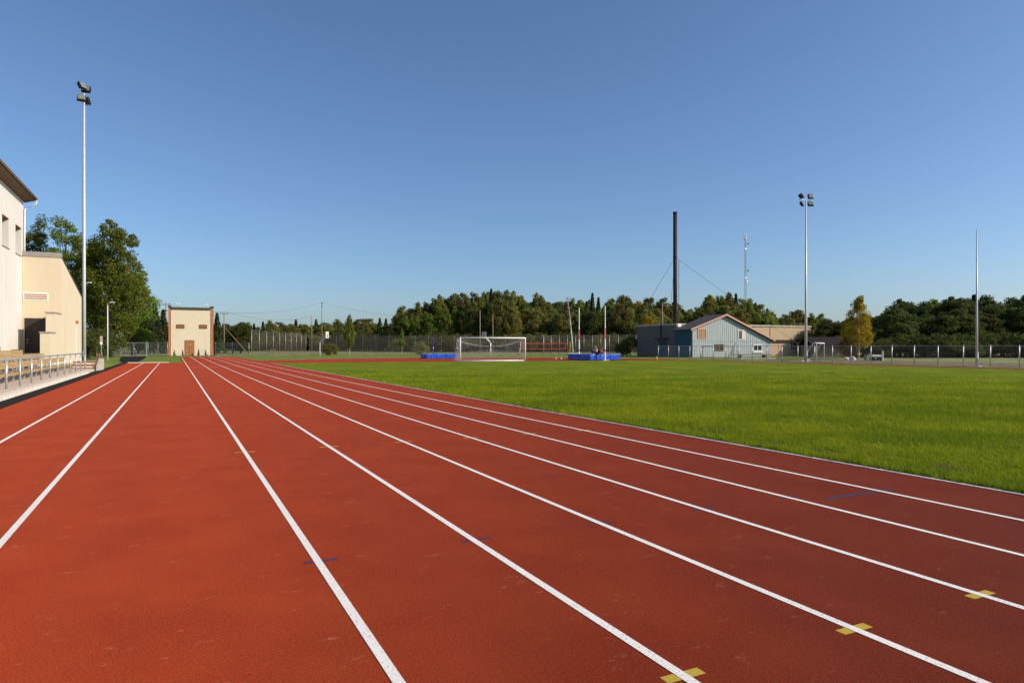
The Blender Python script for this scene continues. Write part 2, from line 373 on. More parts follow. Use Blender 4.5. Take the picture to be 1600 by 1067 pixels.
# grass blades on the near part of the lawn
def blades():
    rng = np.random.default_rng(3)
    n = 430000
    Rr = 5.0 * np.exp(rng.random(n) * math.log(46 / 5.0)); ph = np.radians(-38 + 153 * rng.random(n))   # all round the near lawn; density falls with distance
    Yc = Rr * np.cos(ph); Xc = Rr * np.sin(ph)
    v = Xc * CY + Yc * SY; u = -Xc * SY + Yc * CY
    k = (v > KERB + .05) & (v < 50) & (u < 59) & (u > -13.5) & (rng.random(n) < np.clip((46 - Rr) / 26, 0, 1))
    v, u, Yc = v[k], u[k], Rr[k]
    bare = np.zeros(len(v), bool)
    for cx, cy, rx, ry in BARE:
        q = ((v - cx) / rx) ** 2 + ((u - cy) / ry) ** 2 + .5 * np.sin(v * 9 + cy) * np.sin(u * 7)
        bare |= (q < .8) & (rng.random(len(v)) < .6)
    v, u, Yc = v[~bare], u[~bare], Yc[~bare]
    out = []
    for rep in range(5):
        m_ = len(v); sc = np.clip(Yc / 9, .8, 4) ** .6
        h = (.022 + .05 * rng.random(m_) ** 1.6) * np.clip(sc, .9, 1.5)
        near = np.clip((v - KERB) / .5, 0, 1); h *= 1 + .5 * (near < .35)
        w = .0032 * sc * (1 + rng.random(m_)); a = rng.random(m_) * 6.283; lean = h * (.2 + .9 * rng.random(m_)); b = rng.random(m_) * 6.283
        x = v + (rng.random(m_) - .5) * .07 * sc; y = u + (rng.random(m_) - .5) * .07 * sc
        x = np.maximum(x, KERB + .035)
        p = np.empty((m_, 3, 3))
        p[:, 0] = np.stack([x + np.cos(a) * w, y + np.sin(a) * w, np.full(m_, .006)], 1)
        p[:, 1] = np.stack([x - np.cos(a) * w, y - np.sin(a) * w, np.full(m_, .006)], 1)
        p[:, 2] = np.stack([np.maximum(x + np.cos(b) * lean, KERB + .03), y + np.sin(b) * lean, .006 + h], 1)
        out.append(p.reshape(-1, 3))
    return np.concatenate(out)
o = link('grass', np_mesh('grass', blades(), 3), 'blade'); tag(o, 'short mown green grass of the sports field', 'grass', kind='stuff')

# ------------------------------------------------------------------ spectator stand on the left
pf = bpy.data.objects.new('platform', None); col.objects.link(pf); tag(pf, kind='structure')
MB().box(-6.4, -4.62, -8, 51.5, -.05, .098).build('base', 'concrete', pf)
MB().box(-4.615, -4.45, -8, 46.6, -.05, .112).build('edge_kerb', 'kerb', pf)
sl = MB().box(0, .86, 0, .96, 0, .03).mesh('paving_slab'); sl.materials.append(M['paving'])
for i in range(60):
    for j in range(2):
        q = link('paving_slab', sl, None, pf); q.location = (-6.385 + j * .88, -8 + i * .985,   .0985 + .004 * R.random())
for k in range(3):
    MB().box(-6.4 - 1.07 * (k + 1) + .004, -6.4 - 1.07 * k, -8, 51.0, -.05, .35 + .2 * k).build('terrace', 'concrete', pf)
def bench(loc, label):
    t = thing('bench', label, 'bench', loc, 0, 'wooden benches of the spectator stand')
    L = 4.9
    for k, x in enumerate((-.19, 0.0, .19)): MB().box(x - .085, x + .085, .02, L, .33, .375).build('seat_plank', 'wood', t, bevel=.006)
    for k, z in enumerate((.575, .715)): MB().box(-.335, -.295, .02, L, z - .062, z + .062).build('back_plank', 'wood', t, bevel=.006)
    for y in (.35, 1.75, 3.15, 4.55):
        MB().box(-.03, .03, y - .03, y + .03, 0, .329).box(-.28, .27, y - .025, y + .025, .28, .3285).build('leg', 'steel', t)
        MB().add([(-.29, y - .02, .29), (-.25, y - .02, .28), (-.25, y + .02, .28), (-.29, y + .02, .29), (-.294, y - .02, .78), (-.27, y - .02, .78), (-.27, y + .02, .78), (-.294, y + .02, .78)],
                 [(0, 1, 2, 3), (4, 5, 6, 7), (0, 1, 5, 4), (1, 2, 6, 5), (2, 3, 7, 6), (3, 0, 4, 7)]).build('back_bracket', 'steel', t)
    return t
proto = None
rown = ['front', 'second', 'third', 'rearmost']
for r in range(4):
    for k in range(5):
        loc = (-5.75 - 1.07 * r, 45.1 - 5 * k, (.13 if r == 0 else .15 + .2 * r))
        pos = ['at the far end', 'second from the far end', 'third from the far end', 'fourth from the far end', 'nearest the camera'][k]
        lab = f'wooden bench in the {rown[r]} row of the stand, {pos}'
        if proto is None: proto = bench(loc, lab)
        else:
            c = copy_tree(proto); c.location = loc; c['label'] = lab
rl = thing('railing', 'galvanised steel handrail along the front of the spectator stand', 'railing', (-5.0, 27.8, .13))
for k in range(-3, 11):
    MB().tube([(0, k * 2.23, 0), (0, k * 2.23, .97)], .035, 8).build('post', 'steel', rl, True)
    MB().box(-.06, .06, k * 2.23 - .06, k * 2.23 + .06, .004, .014).build('base_plate', 'steel', rl)
MB().tube([(0, -6.69, 1.0), (0, 22.3, 1.0)], .032, 10).build('handrail', 'steel', rl, True)

# steps with brown nosings at the far end of the stand
st = thing('steps', 'short flight of concrete steps with brown timber edges by the stand', 'steps', (-5.2, 52, 0))
for k in range(3):
    MB().box(-.75, .62, .5 * k, 2.4, -.05 + .2 * k + .02 * (k > 0), .17 + .2 * k).build('step', 'paving', st)
    MB().box(-.76, .63, .5 * k - .045, .5 * k - .003, .1 + .2 * k, .176 + .2 * k).build('nosing', 'brown_wood', st)
MB().prism_x([(-.1, -.05), (2.45, -.05), (2.45, .72), (1.6, .72), (-.1, .25)], .64, .88).build('cheek_wall', 'concrete', st)
bn = thing('litter_bin', 'thin rusty metal litter bin frame behind the steps', 'bin', (-4.75, 56.3, 0))
for sx in (-1, 1):
    for sy in (-1, 1): MB().tube([(sx * .16, sy * .16, 0), (sx * .16, sy * .16, 1.15)], .018, 6).build('leg', 'brown_wood', bn)
for k in range(9):
    a = k * 2 * math.pi / 9
    MB().box(-.03, .03, -.006, .006, 0, .5).build('slat', 'old_wood', bn).matrix_local = Matrix.Translation((.2 * math.cos(a), .2 * math.sin(a), .55)) @ Matrix.Rotation(a + math.pi / 2, 4, 'Z')

# ------------------------------------------------------------------ white main building with annex
wb = thing('white_building', 'tall white rendered building with brown eaves beside the stand', 'building', (-9.95, 61, 0))
X0 = 0
def wall_with_holes(y0, y1, z0, z1, holes, x, depth, m, parent):
    ys = sorted({y0, y1, *[h[0] for h in holes], *[h[1] for h in holes]}); zs = sorted({z0, z1, *[h[2] for h in holes], *[h[3] for h in holes]})
    mb = MB()
    for a, b in zip(ys, ys[1:]):
        for c, e in zip(zs, zs[1:]):
            if any(h[0] <= a and b <= h[1] and h[2] <= c and e <= h[3] for h in holes): continue
            mb.box(x - depth, x, a, b, c, e)
    me = mb.mesh('wall', fix=False)
    bm = bmesh.new(); bm.from_mesh(me); bmesh.ops.remove_doubles(bm, verts=bm.verts, dist=1e-4)
    seen = {}
    for f in bm.faces: seen.setdefault(tuple(sorted(v.index for v in f.verts)), []).append(f)
    bmesh.ops.delete(bm, geom=[f for l in seen.values() if len(l) > 1 for f in l], context='FACES_ONLY')
    bmesh.ops.recalc_face_normals(bm, faces=bm.faces); bm.to_mesh(me); bm.free()
    return link('wall', me, m, parent)
wins = [(-6.95 - 4.15 * k, -5.0 - 4.15 * k, 8.1, 10.1) for k in range(-1, 9)]
wall_with_holes(-48, 0, 0, 12.25, wins, 0, .5, 'white_plaster', wb)
MB().box(-12, -.505, -.4, 0, 0, 12.25).build('end_wall', 'white_plaster', wb)
for h in wins:
    w_ = MB().box(-.49, -.44, h[0] + .003, h[1] - .003, h[2] + .003, h[3] - .003).build('window', 'glass', wb)
    MB().box(-.435, .03, h[0] + .004, h[1] - .004, h[3] - .03, h[3] - .003).build('lintel', 'lintel', w_)  # underside with the warm bounce light painted in as orange
    MB().box(-.435, .06, h[0] - .05, h[1] + .05, h[2] - .045, h[2] - .002).build('sill', 'flashing', w_)
    MB().box(-.437, -.39, h[0] + .93, h[0] + 1.0, h[2] + .006, h[3] - .035).build('mullion', 'white_paint', w_)
MB().prism([(.005, 12.2), (.68, 12.42), (.68, 12.62), (-6, 15.2), (-12.2, 12.6), (-12.2, 12.26), (.005, 12.26)], -48.3, .5).build('roof', 'soffit', wb)
MB().prism([(.74, 12.60), (.74, 12.68), (-6, 15.36), (-12.3, 12.75), (-12.3, 12.66), (-6, 15.24)], -48.35, .55).build('roof_sheet', 'roof_dark', wb)
MB().tube([(.78, -48.2, 12.52), (.78, .45, 12.52)], .07, 8).build('gutter', 'flashing', wb, True)
MB().tube([(.76, .3, 12.5), (.76, .3, 12.1), (.09, -.15, 11.6), (.09, -.15, 8.0)], .06, 8).build('downpipe', 'white_paint', wb, True)

an = thing('annex', 'cream rendered annex with sloping top and stepped stair wall', 'building', (-9.94, 60.5, 0))
# front face u=0, side wall at x=2.38; mono-pitch falling away from the camera
MB().prism_x([(0.0005, 0), (12.6, 0), (12.6, 6.0), (0.0005, 8.2)], .0, 2.38).build('wall', 'cream_plaster', an)
MB().box(-.0, 2.44, -.06, .2, 8.16, 8.5).build('parapet_cap', 'flashing', an)
MB().prism_x([(.21, 8.19), (12.7, 6.02), (12.7, 6.10), (.21, 8.27)], .3, 2.43).build('roof', 'roof_dark', an)
MB().box(1.81, 2.3795, -2.7, .0, 0, 3.9).build('stair_wall', 'cream_plaster', an)
MB().box(1.81, 2.3797, -5.0, -2.7005, 0, 2.46).build('stair_wall', 'cream_plaster', an)
MB().box(1.76, 2.42, -2.76, .0, 3.905, 3.99).build('wall_cap', 'flashing', an)
MB().box(1.76, 2.42, -5.06, -2.77, 2.465, 2.55).build('wall_cap', 'flashing', an)
MB().box(0.02, 1.8, -2.6, .0, 0, 1.05).build('landing', 'concrete', an)
dr = MB().box(.16, 1.79, -.05, .003, 1.06, 3.62).build('door', 'door', an)
MB().box(.3, .36, -.09, -.052, 1.98, 2.1).build('handle', 'steel', dr); MB().box(.3, .36, -.075, -.052, 1.78, 1.84).build('lock', 'steel', dr)
lv = MB().box(.05, 1.6, -.03, .003, 4.93, 5.5).build('vent', 'white_paint', an)
for k in range(3): MB().box(.13, 1.52, -.05, -.032, 5.02 + .15 * k, 5.1 + .15 * k).build('slat', 'lintel', lv)
MB().box(2.384, 2.42, 8.2, 9.1, .4, 3.5).build('recess_strip', 'white_plaster', an)  # pale flat strip standing in for a narrow wall recess
MB().box(2.384, 2.55, 8.4, 8.9, 3.52, 3.75).build('recess_head', 'lintel', an)  # reddish block standing in for the top of the recess, no lamp

# ------------------------------------------------------------------ masts and lamps
def flood(parent, loc, rz, tilt, s=1.0):
    h = MB().prism_x([(-.12, -.26), (.1, -.2), (.1, .2), (-.12, .26)], -.25, .25).build('floodlight', 'dark_metal', parent, bevel=.02)
    h.matrix_local = Matrix.Translation(loc) @ Matrix.Rotation(rz, 4, 'Z') @ Matrix.Rotation(tilt, 4, 'X') @ Matrix.Scale(s, 4)
    MB().box(-.215, .215, -.135, -.122, -.22, .22).build('lens', 'lens', h)
    MB().box(-.29, -.262, -.03, .03, -.24, .06).box(.262, .29, -.03, .03, -.24, .06).box(-.29, .29, -.03, .03, -.3, -.262).build('bracket', 'dark_metal', h)
    for k in range(5): MB().box(-.2, .2, .102, .15, -.16 + .07 * k, -.14 + .07 * k).build('fin', 'dark_metal', h)
def mast(loc, H, label, arm_rz, lamps, r0=.14, r1=.055):
    t = thing('floodlight_mast', label, 'mast', loc, 0, 'masts around the sports ground')
    MB().tube([(0, 0, .02), (0, 0, H * .33), (0, 0, H)], [r0, r0 * .82, r1], 14).build('pole', 'mast', t, True)
    MB().box(-.24, .24, -.24, .24, 0, .04).build('base_plate', 'steel', t)
    MB().box(-.07, .07, -r0 - .012, -r0 + .03, .6, 1.1).build('hatch', 'steel', t)
    if lamps:
        c, s_ = math.cos(arm_rz), math.sin(arm_rz)
        MB().tube([(-.75 * c, -.75 * s_, H - .05), (.75 * c, .75 * s_, H - .05)], .04, 8).build('crossarm', 'steel', t)
        for (p, dz, rz, tilt, sc) in lamps: flood(t, (p * c, p * s_, H - .05 + dz), rz, tilt, sc)
    return t
fr = -YAW
p = at(131, 64.5); mast(p, 25.4, 'tallest pale mast with four floodlights beside the cream annex', 1.2,
    [(.42, .6, -.2, -.5, 1.4), (-.4, .62, .9, -.5, 1.35), (.4, -.5, 2.6, -.5, 1.3), (-.4, -.55, .1, -.6, 1.35)], .18, .09)
mast((55.5, 47.2, 0), 15.9, 'pale mast with four floodlights behind the field by the sheds', fr + .25,
    [(.5, .4, -.3, -.35, .95), (.5, -.35, -.5, -.6, .95), (-.55, .38, 1.3, -.6, .95), (-.5, -.38, .6, -.5, .95)])
mast((55.5, 31.3, 0), 10.6, 'bare tapering grey pole with no lamps at the right', 0, None, .09, .03)
def street_lamp(loc, H, rz, label):
    t = thing('street_lamp', label, 'lamp post', loc, rz, 'small street lamps near the annex')
    MB().tube([(0, 0, 0), (0, 0, H * .5), (0, 0, H)], [.075, .06, .045], 10).build('pole', 'white_paint', t, True)
    MB().tube([(0, 0, H - .03), (.25, 0, H + .04)], .03, 8).build('arm', 'white_paint', t, True)
    MB().prism([(.2, H), (.75, H + .06), (.75, H + .14), (.45, H + .19), (.2, H + .12)], -.11, .11).build('lamp_head', 'white_paint', t, bevel=.03)
    MB().box(.3, .7, -.08, .08, H + .0, H + .02).build('lens', 'lens', t)
street_lamp(at(168, 77), 6.4, -YAW, 'slim white street lamp on the grass near the gate')
street_lamp(at(132.6, 80), 8.9, -YAW, 'white street lamp half hidden behind the tallest mast')

# ------------------------------------------------------------------ substation
sb = thing('substation', 'cream brick transformer house with orange brick corners and brown door', 'building', (-.85, 126, 0))
MB().box(.35, 6.45, .06, 5.5, 0, 7.7).build('wall', 'cream_brick', sb)
for x in (0, 6.4): MB().box(x, x + .4, 0, 5.6, 0, 8.0).build('pilaster', 'orange_brick', sb)
MB().box(.402, 6.398, -.12, 5.6, 7.705, 8.05).build('roof', 'roof_dark', sb)
for x in (-.06, 6.36): MB().box(x, x + .5, -.1, 5.65, 8.005, 8.3).build('coping', 'roof_dark', sb)
for x in (1.15, 4.6):
    w_ = MB().box(x, x + 1.25, .02, .058, 4.5, 5.2).build('vent', 'brown_wood', sb)
    for k in range(4): MB().box(x + .05, x + 1.2, -.02, .018, 4.55 + .16 * k, 4.63 + .16 * k).build('slat', 'lintel', w_)
dr = MB().box(2.45, 3.9, .0, .058, 0, 2.6).build('door', 'lintel', sb)
MB().add([(3.05, -.006, 1.75), (3.4, -.006, 1.75), (3.225, -.006, 2.08)], [(0, 1, 2)]).build('warning_sign', 'yellow', dr)
MB().box(3.165, 3.185, -.012, -.001, 0.02, 2.55).build('door_seam', 'dark_metal', dr)
for x in (1.4, 5.7):
    i_ = MB().tube([(x, .4, 8.05), (x, .4, 8.45)], .05, 6).tube([(x - .18, .4, 8.45), (x + .18, .4, 8.45)], .035, 6).build('insulator_bracket', 'steel', sb)
    for s_ in (-.17, .17): MB().tube([(x + s_, .4, 8.46), (x + s_, .4, 8.55), (x + s_, .4, 8.72)], [.04, .08, .05], 8).build('insulator', 'white_paint', i_)
for z, x in ((7.4, -.35), (7.3, 6.8), (6.7, 6.8)):
    MB().tube([(x, .5, z), (3.4, .5, z)], .03, 6).tube([(x, .5, z - .05), (x, .5, z + .25)], .07, 8).build('side_insulator', 'dark_metal', sb)

# ------------------------------------------------------------------ grey and tan workshop, blue shed, chimney
ws = thing('workshop', 'long flat roofed workshop, grey brick side and tan front behind blue shed', 'building', (66.9, 80.3, 0))
MB().box(0, .25, 0.006, 9.4, 0, 4.7).build('side_wall', 'shaded_grey_brick', ws)
MB().box(.003, 28.3, -.24, 0, 0, 4.6).build('front_wall', 'tan_wall', ws)
MB().box(28.05, 28.3, .006, 9.4, 0, 4.6).box(.26, 28.04, 9.15, 9.4, 0, 4.6).build('rear_wall', 'tan_wall', ws)
MB().box(-.12, 28.4, -.36, 9.5, 4.705, 4.95).build('roof', 'concrete', ws)
MB().box(14, 28.35, -.75, -.245, 2.45, 2.62).build('canopy', 'roof_dark', ws)
for x in (16.2, 18.6, 21): MB().box(x, x + 1.1, -.27, -.243, .05, 2.3).build('door', 'pink_trim', ws)
w_ = MB().box(23.6, 27, -.27, -.243, 1.0, 2.2).build('window', 'glass', ws)
for k in range(8): MB().box(23.6 + k * .47, 23.68 + k * .47, -.31, -.272, 1.0, 2.2).build('bar', 'white_paint', w_)
MB().box(19, 19.12, -.28, -.242, 2.65, 4.6).build('drainpipe', 'lintel', ws)
bd = MB().box(-.06, -.003, 2.0, 3.9, 0, 2.45).build('door', 'shaded_blue_boards', ws)
MB().box(-.085, -.062, 2.9, 2.95, 0.02, 2.42).build('door_seam', 'dark_metal', bd)
MB().box(-.9, -.004, 1.6, 4.3, 2.7, 2.84).build('porch_roof', 'roof_dark', ws)
MB().tube([(-.12, 3.3, 2.85), (-.12, 3.3, 5.4)], .09, 8).build('flue', 'dark_metal', ws)
MB().box(-.14, .5, -.7, -.37, 4.45, 4.9).build('roof_end_board', 'white_paint', ws)

sh = thing('blue_shed', 'pale blue boarded shed with lopsided gable and pink roof edges', 'building', (66.5, 76.3, 0))
prof = [(0, 0), (15.6, 0), (15.6, 2.5), (6.2, 6.1), (0, 4.0)]
MB().prism([(0.01, 0), (15.6, 0), (15.6, 2.45), (6.2, 6.02), (.01, 3.95)], 0, .12).build('front_wall', 'boards', sh)
for k in range(39):
    x = .2 + k * .4; zt = 3.95 + (6.02 - 3.95) * (x / 6.2) if x < 6.2 else 6.02 - (6.02 - 2.45) * ((x - 6.2) / 9.4)
    MB().box(x - .02, x + .02, -.022, -.002, .05, zt - .12).build('batten', 'boards', sh)
MB().box(-.1, .004, .125, 3.6, 0, 3.95).build('side_wall', 'shaded_blue_boards', sh)  # same shed boarding in a darker copy, its shade is in the colour
MB().box(15.5, 15.6, .125, 3.6, 0, 2.4).build('side_wall', 'boards', sh)
MB().add([(-.5, -.45, 3.86), (6.2, -.45, 6.1), (6.2, 3.7, 6.1), (-.5, 3.7, 3.86), (-.5, -.45, 4.02), (6.2, -.45, 6.28), (6.2, 3.7, 6.28), (-.5, 3.7, 4.02)],
         [(3, 2, 1, 0), (4, 5, 6, 7), (0, 1, 5, 4), (1, 2, 6, 5), (2, 3, 7, 6), (3, 0, 4, 7)]).build('roof_slope', 'slate', sh)
MB().add([(6.203, -.45, 6.1), (16.0, -.45, 2.36), (16.0, 3.7, 2.36), (6.203, 3.7, 6.1), (6.203, -.45, 6.28), (16.0, -.45, 2.52), (16.0, 3.7, 2.52), (6.203, 3.7, 6.28)],
         [(3, 2, 1, 0), (4, 5, 6, 7), (0, 1, 5, 4), (1, 2, 6, 5), (2, 3, 7, 6), (3, 0, 4, 7)]).build('roof_slope', 'slate', sh)
for a, b in (((-.52, 3.84), (6.2, 6.09)), ((6.2, 6.09), (16.02, 2.34))):
    MB().add([(a[0], -.5, a[1] - .04), (b[0], -.5, b[1] - .04), (b[0], -.5, b[1] + .22), (a[0], -.5, a[1] + .22), (a[0], -.455, a[1] - .04), (b[0], -.455, b[1] - .04), (b[0], -.455, b[1] + .22), (a[0], -.455, a[1] + .22)],
             [(3, 2, 1, 0), (4, 5, 6, 7), (0, 1, 5, 4), (1, 2, 6, 5), (2, 3, 7, 6), (3, 0, 4, 7)]).build('bargeboard', 'pink_trim', sh)
MB().box(.0, 15.6, -.05, -.024, 2.3, 2.36).build('ledge', 'boards', sh)
def shed_window(x0, x1, z0, z1, m, frame='pink_trim', mull=True):
    w_ = MB().box(x0, x1, -.03, -.002, z0, z1).build('window', m, sh)
    MB().box(x0 - .1, x0, -.07, -.003, z0 - .1, z1 + .1).box(x1, x1 + .1, -.07, -.003, z0 - .1, z1 + .1).box(x0, x1, -.07, -.003, z1, z1 + .1).box(x0, x1, -.07, -.003, z0 - .1, z0).build('frame', frame, w_)
    if mull: MB().box((x0 + x1) / 2 - .04, (x0 + x1) / 2 + .04, -.06, -.032, z0, z1).build('mullion', frame, w_)
    return w_
shed_window(1.15, 2.6, 2.75, 4.0, 'shutter')
w_ = shed_window(8.95, 10.2, 2.65, 3.9, 'glass', 'white_paint', False); MB().box(9.6, 10.15, -.06, -.033, 2.7, 3.85).build('curtain', 'white_cloth', w_)
shed_window(4.4, 5.9, .95, 1.8, 'glass', 'old_wood')
w_ = shed_window(12.0, 13.6, .95, 1.72, 'glass', 'white_paint'); MB().box(11.8, 13.8, -.15, -.004, .6, .8).build('sill', 'white_paint', w_)
MB().tube([(.02, -.05, 0), (.02, -.05, 3.9)], .05, 6).build('corner_pipe', 'dark_metal', sh)

ch = thing('chimney', 'very tall thin dark steel chimney stack behind the blue shed', 'chimney', at(1055, 104))
MB().tube([(0, 0, 0), (0, 0, 21.9)], .31, 18).tube([(0, 0, 21.7), (0, 0, 22.0)], .335, 18).build('stack', 'chimney', ch, True)
for s_ in (.36, .52): MB().box(s_ - .012, s_ + .012, -.28, -.25, 4.5, 14.6).build('ladder_rail', 'dark_metal', ch)
for k in range(26): MB().box(.34, .54, -.275, -.255, 4.8 + k * .38, 4.83 + k * .38).build('rung', 'dark_metal', ch)
MB().tube([(0, 0, 15.0), (0, 0, 15.2)], .35, 16).build('collar', 'dark_metal', ch)
for px, dp in ((1277, 104), (960, 108), (1040, 128)):
    q = at(px, dp) - at(1055, 104)
    MB().tube([(0, 0, 15.1), (q.x * .5, q.y * .5, 7.3), (q.x, q.y, 0)], .022, 5).build('guy_wire', 'dark_metal', ch)

tm = thing('telecom_mast', 'thin lattice telecom mast with dishes far behind the trees', 'mast', at(1165, 330))
for k in range(3):
    a = k * 2.094 + .4
    MB().tube([(.7 * math.cos(a), .7 * math.sin(a), 0), (.36 * math.cos(a), .36 * math.sin(a), 54)], .09, 6).build('leg', 'steel', tm)
bz = MB()
for k in range(36):
    z = k * 1.5; r_ = .7 - .34 * z / 54
    for j in range(3):
        a, b = j * 2.094 + .4, (j + 1) * 2.094 + .4
        bz.tube([(r_ * math.cos(a), r_ * math.sin(a), z), (r_ * math.cos(b), r_ * math.sin(b), z + 1.5)], .04, 4)
bz.build('bracing', 'steel', tm)
for z, x, m in ((51, .8, 'dark_metal'), (48.5, -.6, 'steel'), (38, .7, 'dark_metal'), (34.5, -.7, 'steel'), (33, .2, 'steel'), (24, .6, 'dark_metal')):
    MB().tube([(x, -.5, z), (x, -.75, z), (x, -.9, z)], [.12, .45, .5], 12).build('dish', m, tm)
for k in range(3):
    a = k * 2.094; MB().box(-.15 + .6 * math.cos(a), .15 + .6 * math.cos(a), -.1 + .6 * math.sin(a), .1 + .6 * math.sin(a), 53, 56).build('antenna_panel', 'net', tm)

bf = thing('low_barn', 'low dark barn with brown roof behind the yellow birch', 'building', at(1300, 96), -YAW)
MB().box(-2.6, 2.4, 0, 4, 0, 1.7).build('wall', 'old_wood', bf)
MB().prism_x([(-.4, 1.6), (2, 2.75), (4.4, 1.6), (4.4, 1.72), (2, 2.9), (-.4, 1.74)], -3, 2.7).build('roof', 'barn_roof', bf)

# ------------------------------------------------------------------ fences
def wire_panel(w, h, dx, hz, t, t2=None):
    mb = MB(); t2 = t2 or t
    n = int(w / dx)
    for i in range(n + 1):
        x = (i + .5) * w / (n + 1); mb.box(x - t / 2, x + t / 2, -t / 2, t / 2, .06, h)
    for z in hz: mb.box(0, w, t / 2 + .001, t / 2 + .001 + t2, z - t2 / 2, z + t2 / 2)
    return mb.mesh('wire_panel')
def fence(name, label, a, b, n, H, wire, dx, hz, t, post='steel', pr=.035, rails=(), group=None, t2=None):
    a = Vector(a); b = Vector(b); dv = b - a; L = dv.length / n
    root = thing(name, label, 'fence', (a.x, a.y, 0), math.atan2(dv.y, dv.x), group)
    pm = MB().tube([(0, 0, 0), (0, 0, H + .04)], pr, 8).mesh('post', True); pm.materials.append(M[post])
    wm = wire_panel(L, H, dx, hz, t, t2); wm.materials.append(M[wire])
    for k in range(n + 1):
        o = link('post', pm, None, root); o.location = (k * L, 0, 0)
        if k < n:
            w_ = link('wire_panel', wm, None, root); w_.location = (k * L, -pr - .008, 0)
            for z in rails: MB().tube([(k * L + pr, 0, z), ((k + 1) * L - pr, 0, z)], .02, 6).build('rail', post, root)
    return root
fence('mesh_fence', 'low galvanised wire fence along the right edge of the track', (56.0, 10.6, 0), (56.0, 70.6, 0), 30, 1.62, 'wire_grey', .1, (.1, .55, 1.0, 1.35), .0035, rails=(1.6,), pr=.042, t2=.009, group='wire fences round the sports ground')
fence('mesh_fence', 'grey wire fence between the gate and the transformer house', (-3.7, 122.2, 0), (-.95, 122.2, 0), 2, 2.2, 'wire_grey', .05, (.1, .6, 1.1, 1.6, 2.1), .007, group='wire fences round the sports ground')
fence('mesh_fence', 'grey wire fence left of the double gate under the trees', (-14, 122.2, 0), (-7.6, 122.2, 0), 3, 2.2, 'wire_grey', .05, (.1, .6, 1.1, 1.6, 2.1), .007, group='wire fences round the sports ground')
fence('mesh_fence', 'grey wire fence right of the transformer house', (6.1, 122.6, 0), (11.0, 119.6, 0), 2, 2.2, 'wire_grey', .05, (.1, .6, 1.1, 1.6, 2.1), .007, group='wire fences round the sports ground')
hz = tuple(np.arange(.2, 4.3, .35))
fence('tall_fence', 'tall brown mesh fence running away beside the ball court', at(393, 110), at(478, 147), 9, 4.25, 'wire', .1, hz, .006, group='wire fences round the sports ground')
fence('tall_fence', 'long tall brown mesh fence behind the ball court', at(484, 126), at(850, 129), 18, 3.55, 'wire', .05, tuple(np.arange(.2, 3.5, .35)), .010, group='wire fences round the sports ground')
fence('tall_fence', 'tall brown mesh fence with close posts left of the workshop', at(849, 128), at(994, 119), 11, 3.6, 'wire', .05, tuple(np.arange(.2, 3.6, .35)), .010, group='wire fences round the sports ground')
gt = thing('double_gate', 'galvanised double gate with wire infill at end of asphalt path', 'gate', (-7.45, 121.6, 0))
for x in (0, 3.6): MB().box(x - .06, x + .06, -.06, .06, 0, 2.25).build('post', 'steel', gt)
gm = wire_panel(1.62, 2.0, .05, (.5, 1.0, 1.5), .007); gm.materials.append(M['wire_grey'])
for x in (.09, 1.83):
    lf = MB().box(x, x + .05, -.025, .025, .1, 2.15).box(x + 1.62, x + 1.67, -.025, .025, .1, 2.15).box(x + .05, x + 1.62, -.025, .025, 2.1, 2.15).box(x + .05, x + 1.62, -.025, .025, .1, .15).build('leaf', 'steel', gt)
    w_ = link('wire_infill', gm, None, lf); w_.location = (x + .03, -.03, .1)
MB().box(1.84, 1.98, -.1, -.03, 1.1, 1.2).build('latch', 'white_paint', gt)
sg = thing('small_sign', 'small red and white sign on a post before the bushes', 'sign', at(158, 82))
MB().tube([(0, 0, 0), (0, 0, 2.7)], .03, 6).build('post', 'steel', sg)
MB().box(-.13, .13, -.05, -.03, 1.75, 2.75).build('board', 'white_paint', sg); MB().box(-.11, .11, -.056, -.051, 2.1, 2.7).build('panel', 'pink_trim', sg)

# ------------------------------------------------------------------ ball court hoops, net, goals, mats
def hoop(loc, rz, label):
    t = thing('basketball_hoop', label, 'basketball hoop', loc, rz, 'basketball hoops on the ball court')
    MB().tube([(0, 0, 0), (0, 0, 2.1), (.2, 0, 2.35), (1.15, 0, 3.15)], .09, 10).build('pole', 'white_paint', t, True)
    bb = MB().box(1.16, 1.2, -.9, .9, 2.85, 3.9).build('backboard', 'net', t)
    MB().box(1.201, 1.205, -.3, .3, 3.05, 3.5).build('target_square', 'steel', bb)
    ring = MB().tube([(1.45 + .23 * math.cos(a), .23 * math.sin(a), 3.05) for a in np.linspace(0, 2 * math.pi, 17)], .015, 6).tube([(1.2, 0, 3.05), (1.24, 0, 3.05)], .03, 6).build('rim', 'red_tape', t)
    MB().tube([(.9, 0, 2.95), (1.16, 0, 3.6)], .03, 6).build('brace', 'white_paint', t)
hoop(at(499.5, 108.5), -YAW, 'white basketball hoop at the left end of the court, facing right')
hoop(at(766.7, 111), -YAW + math.pi + .42, 'white basketball hoop behind the big goal, facing left')

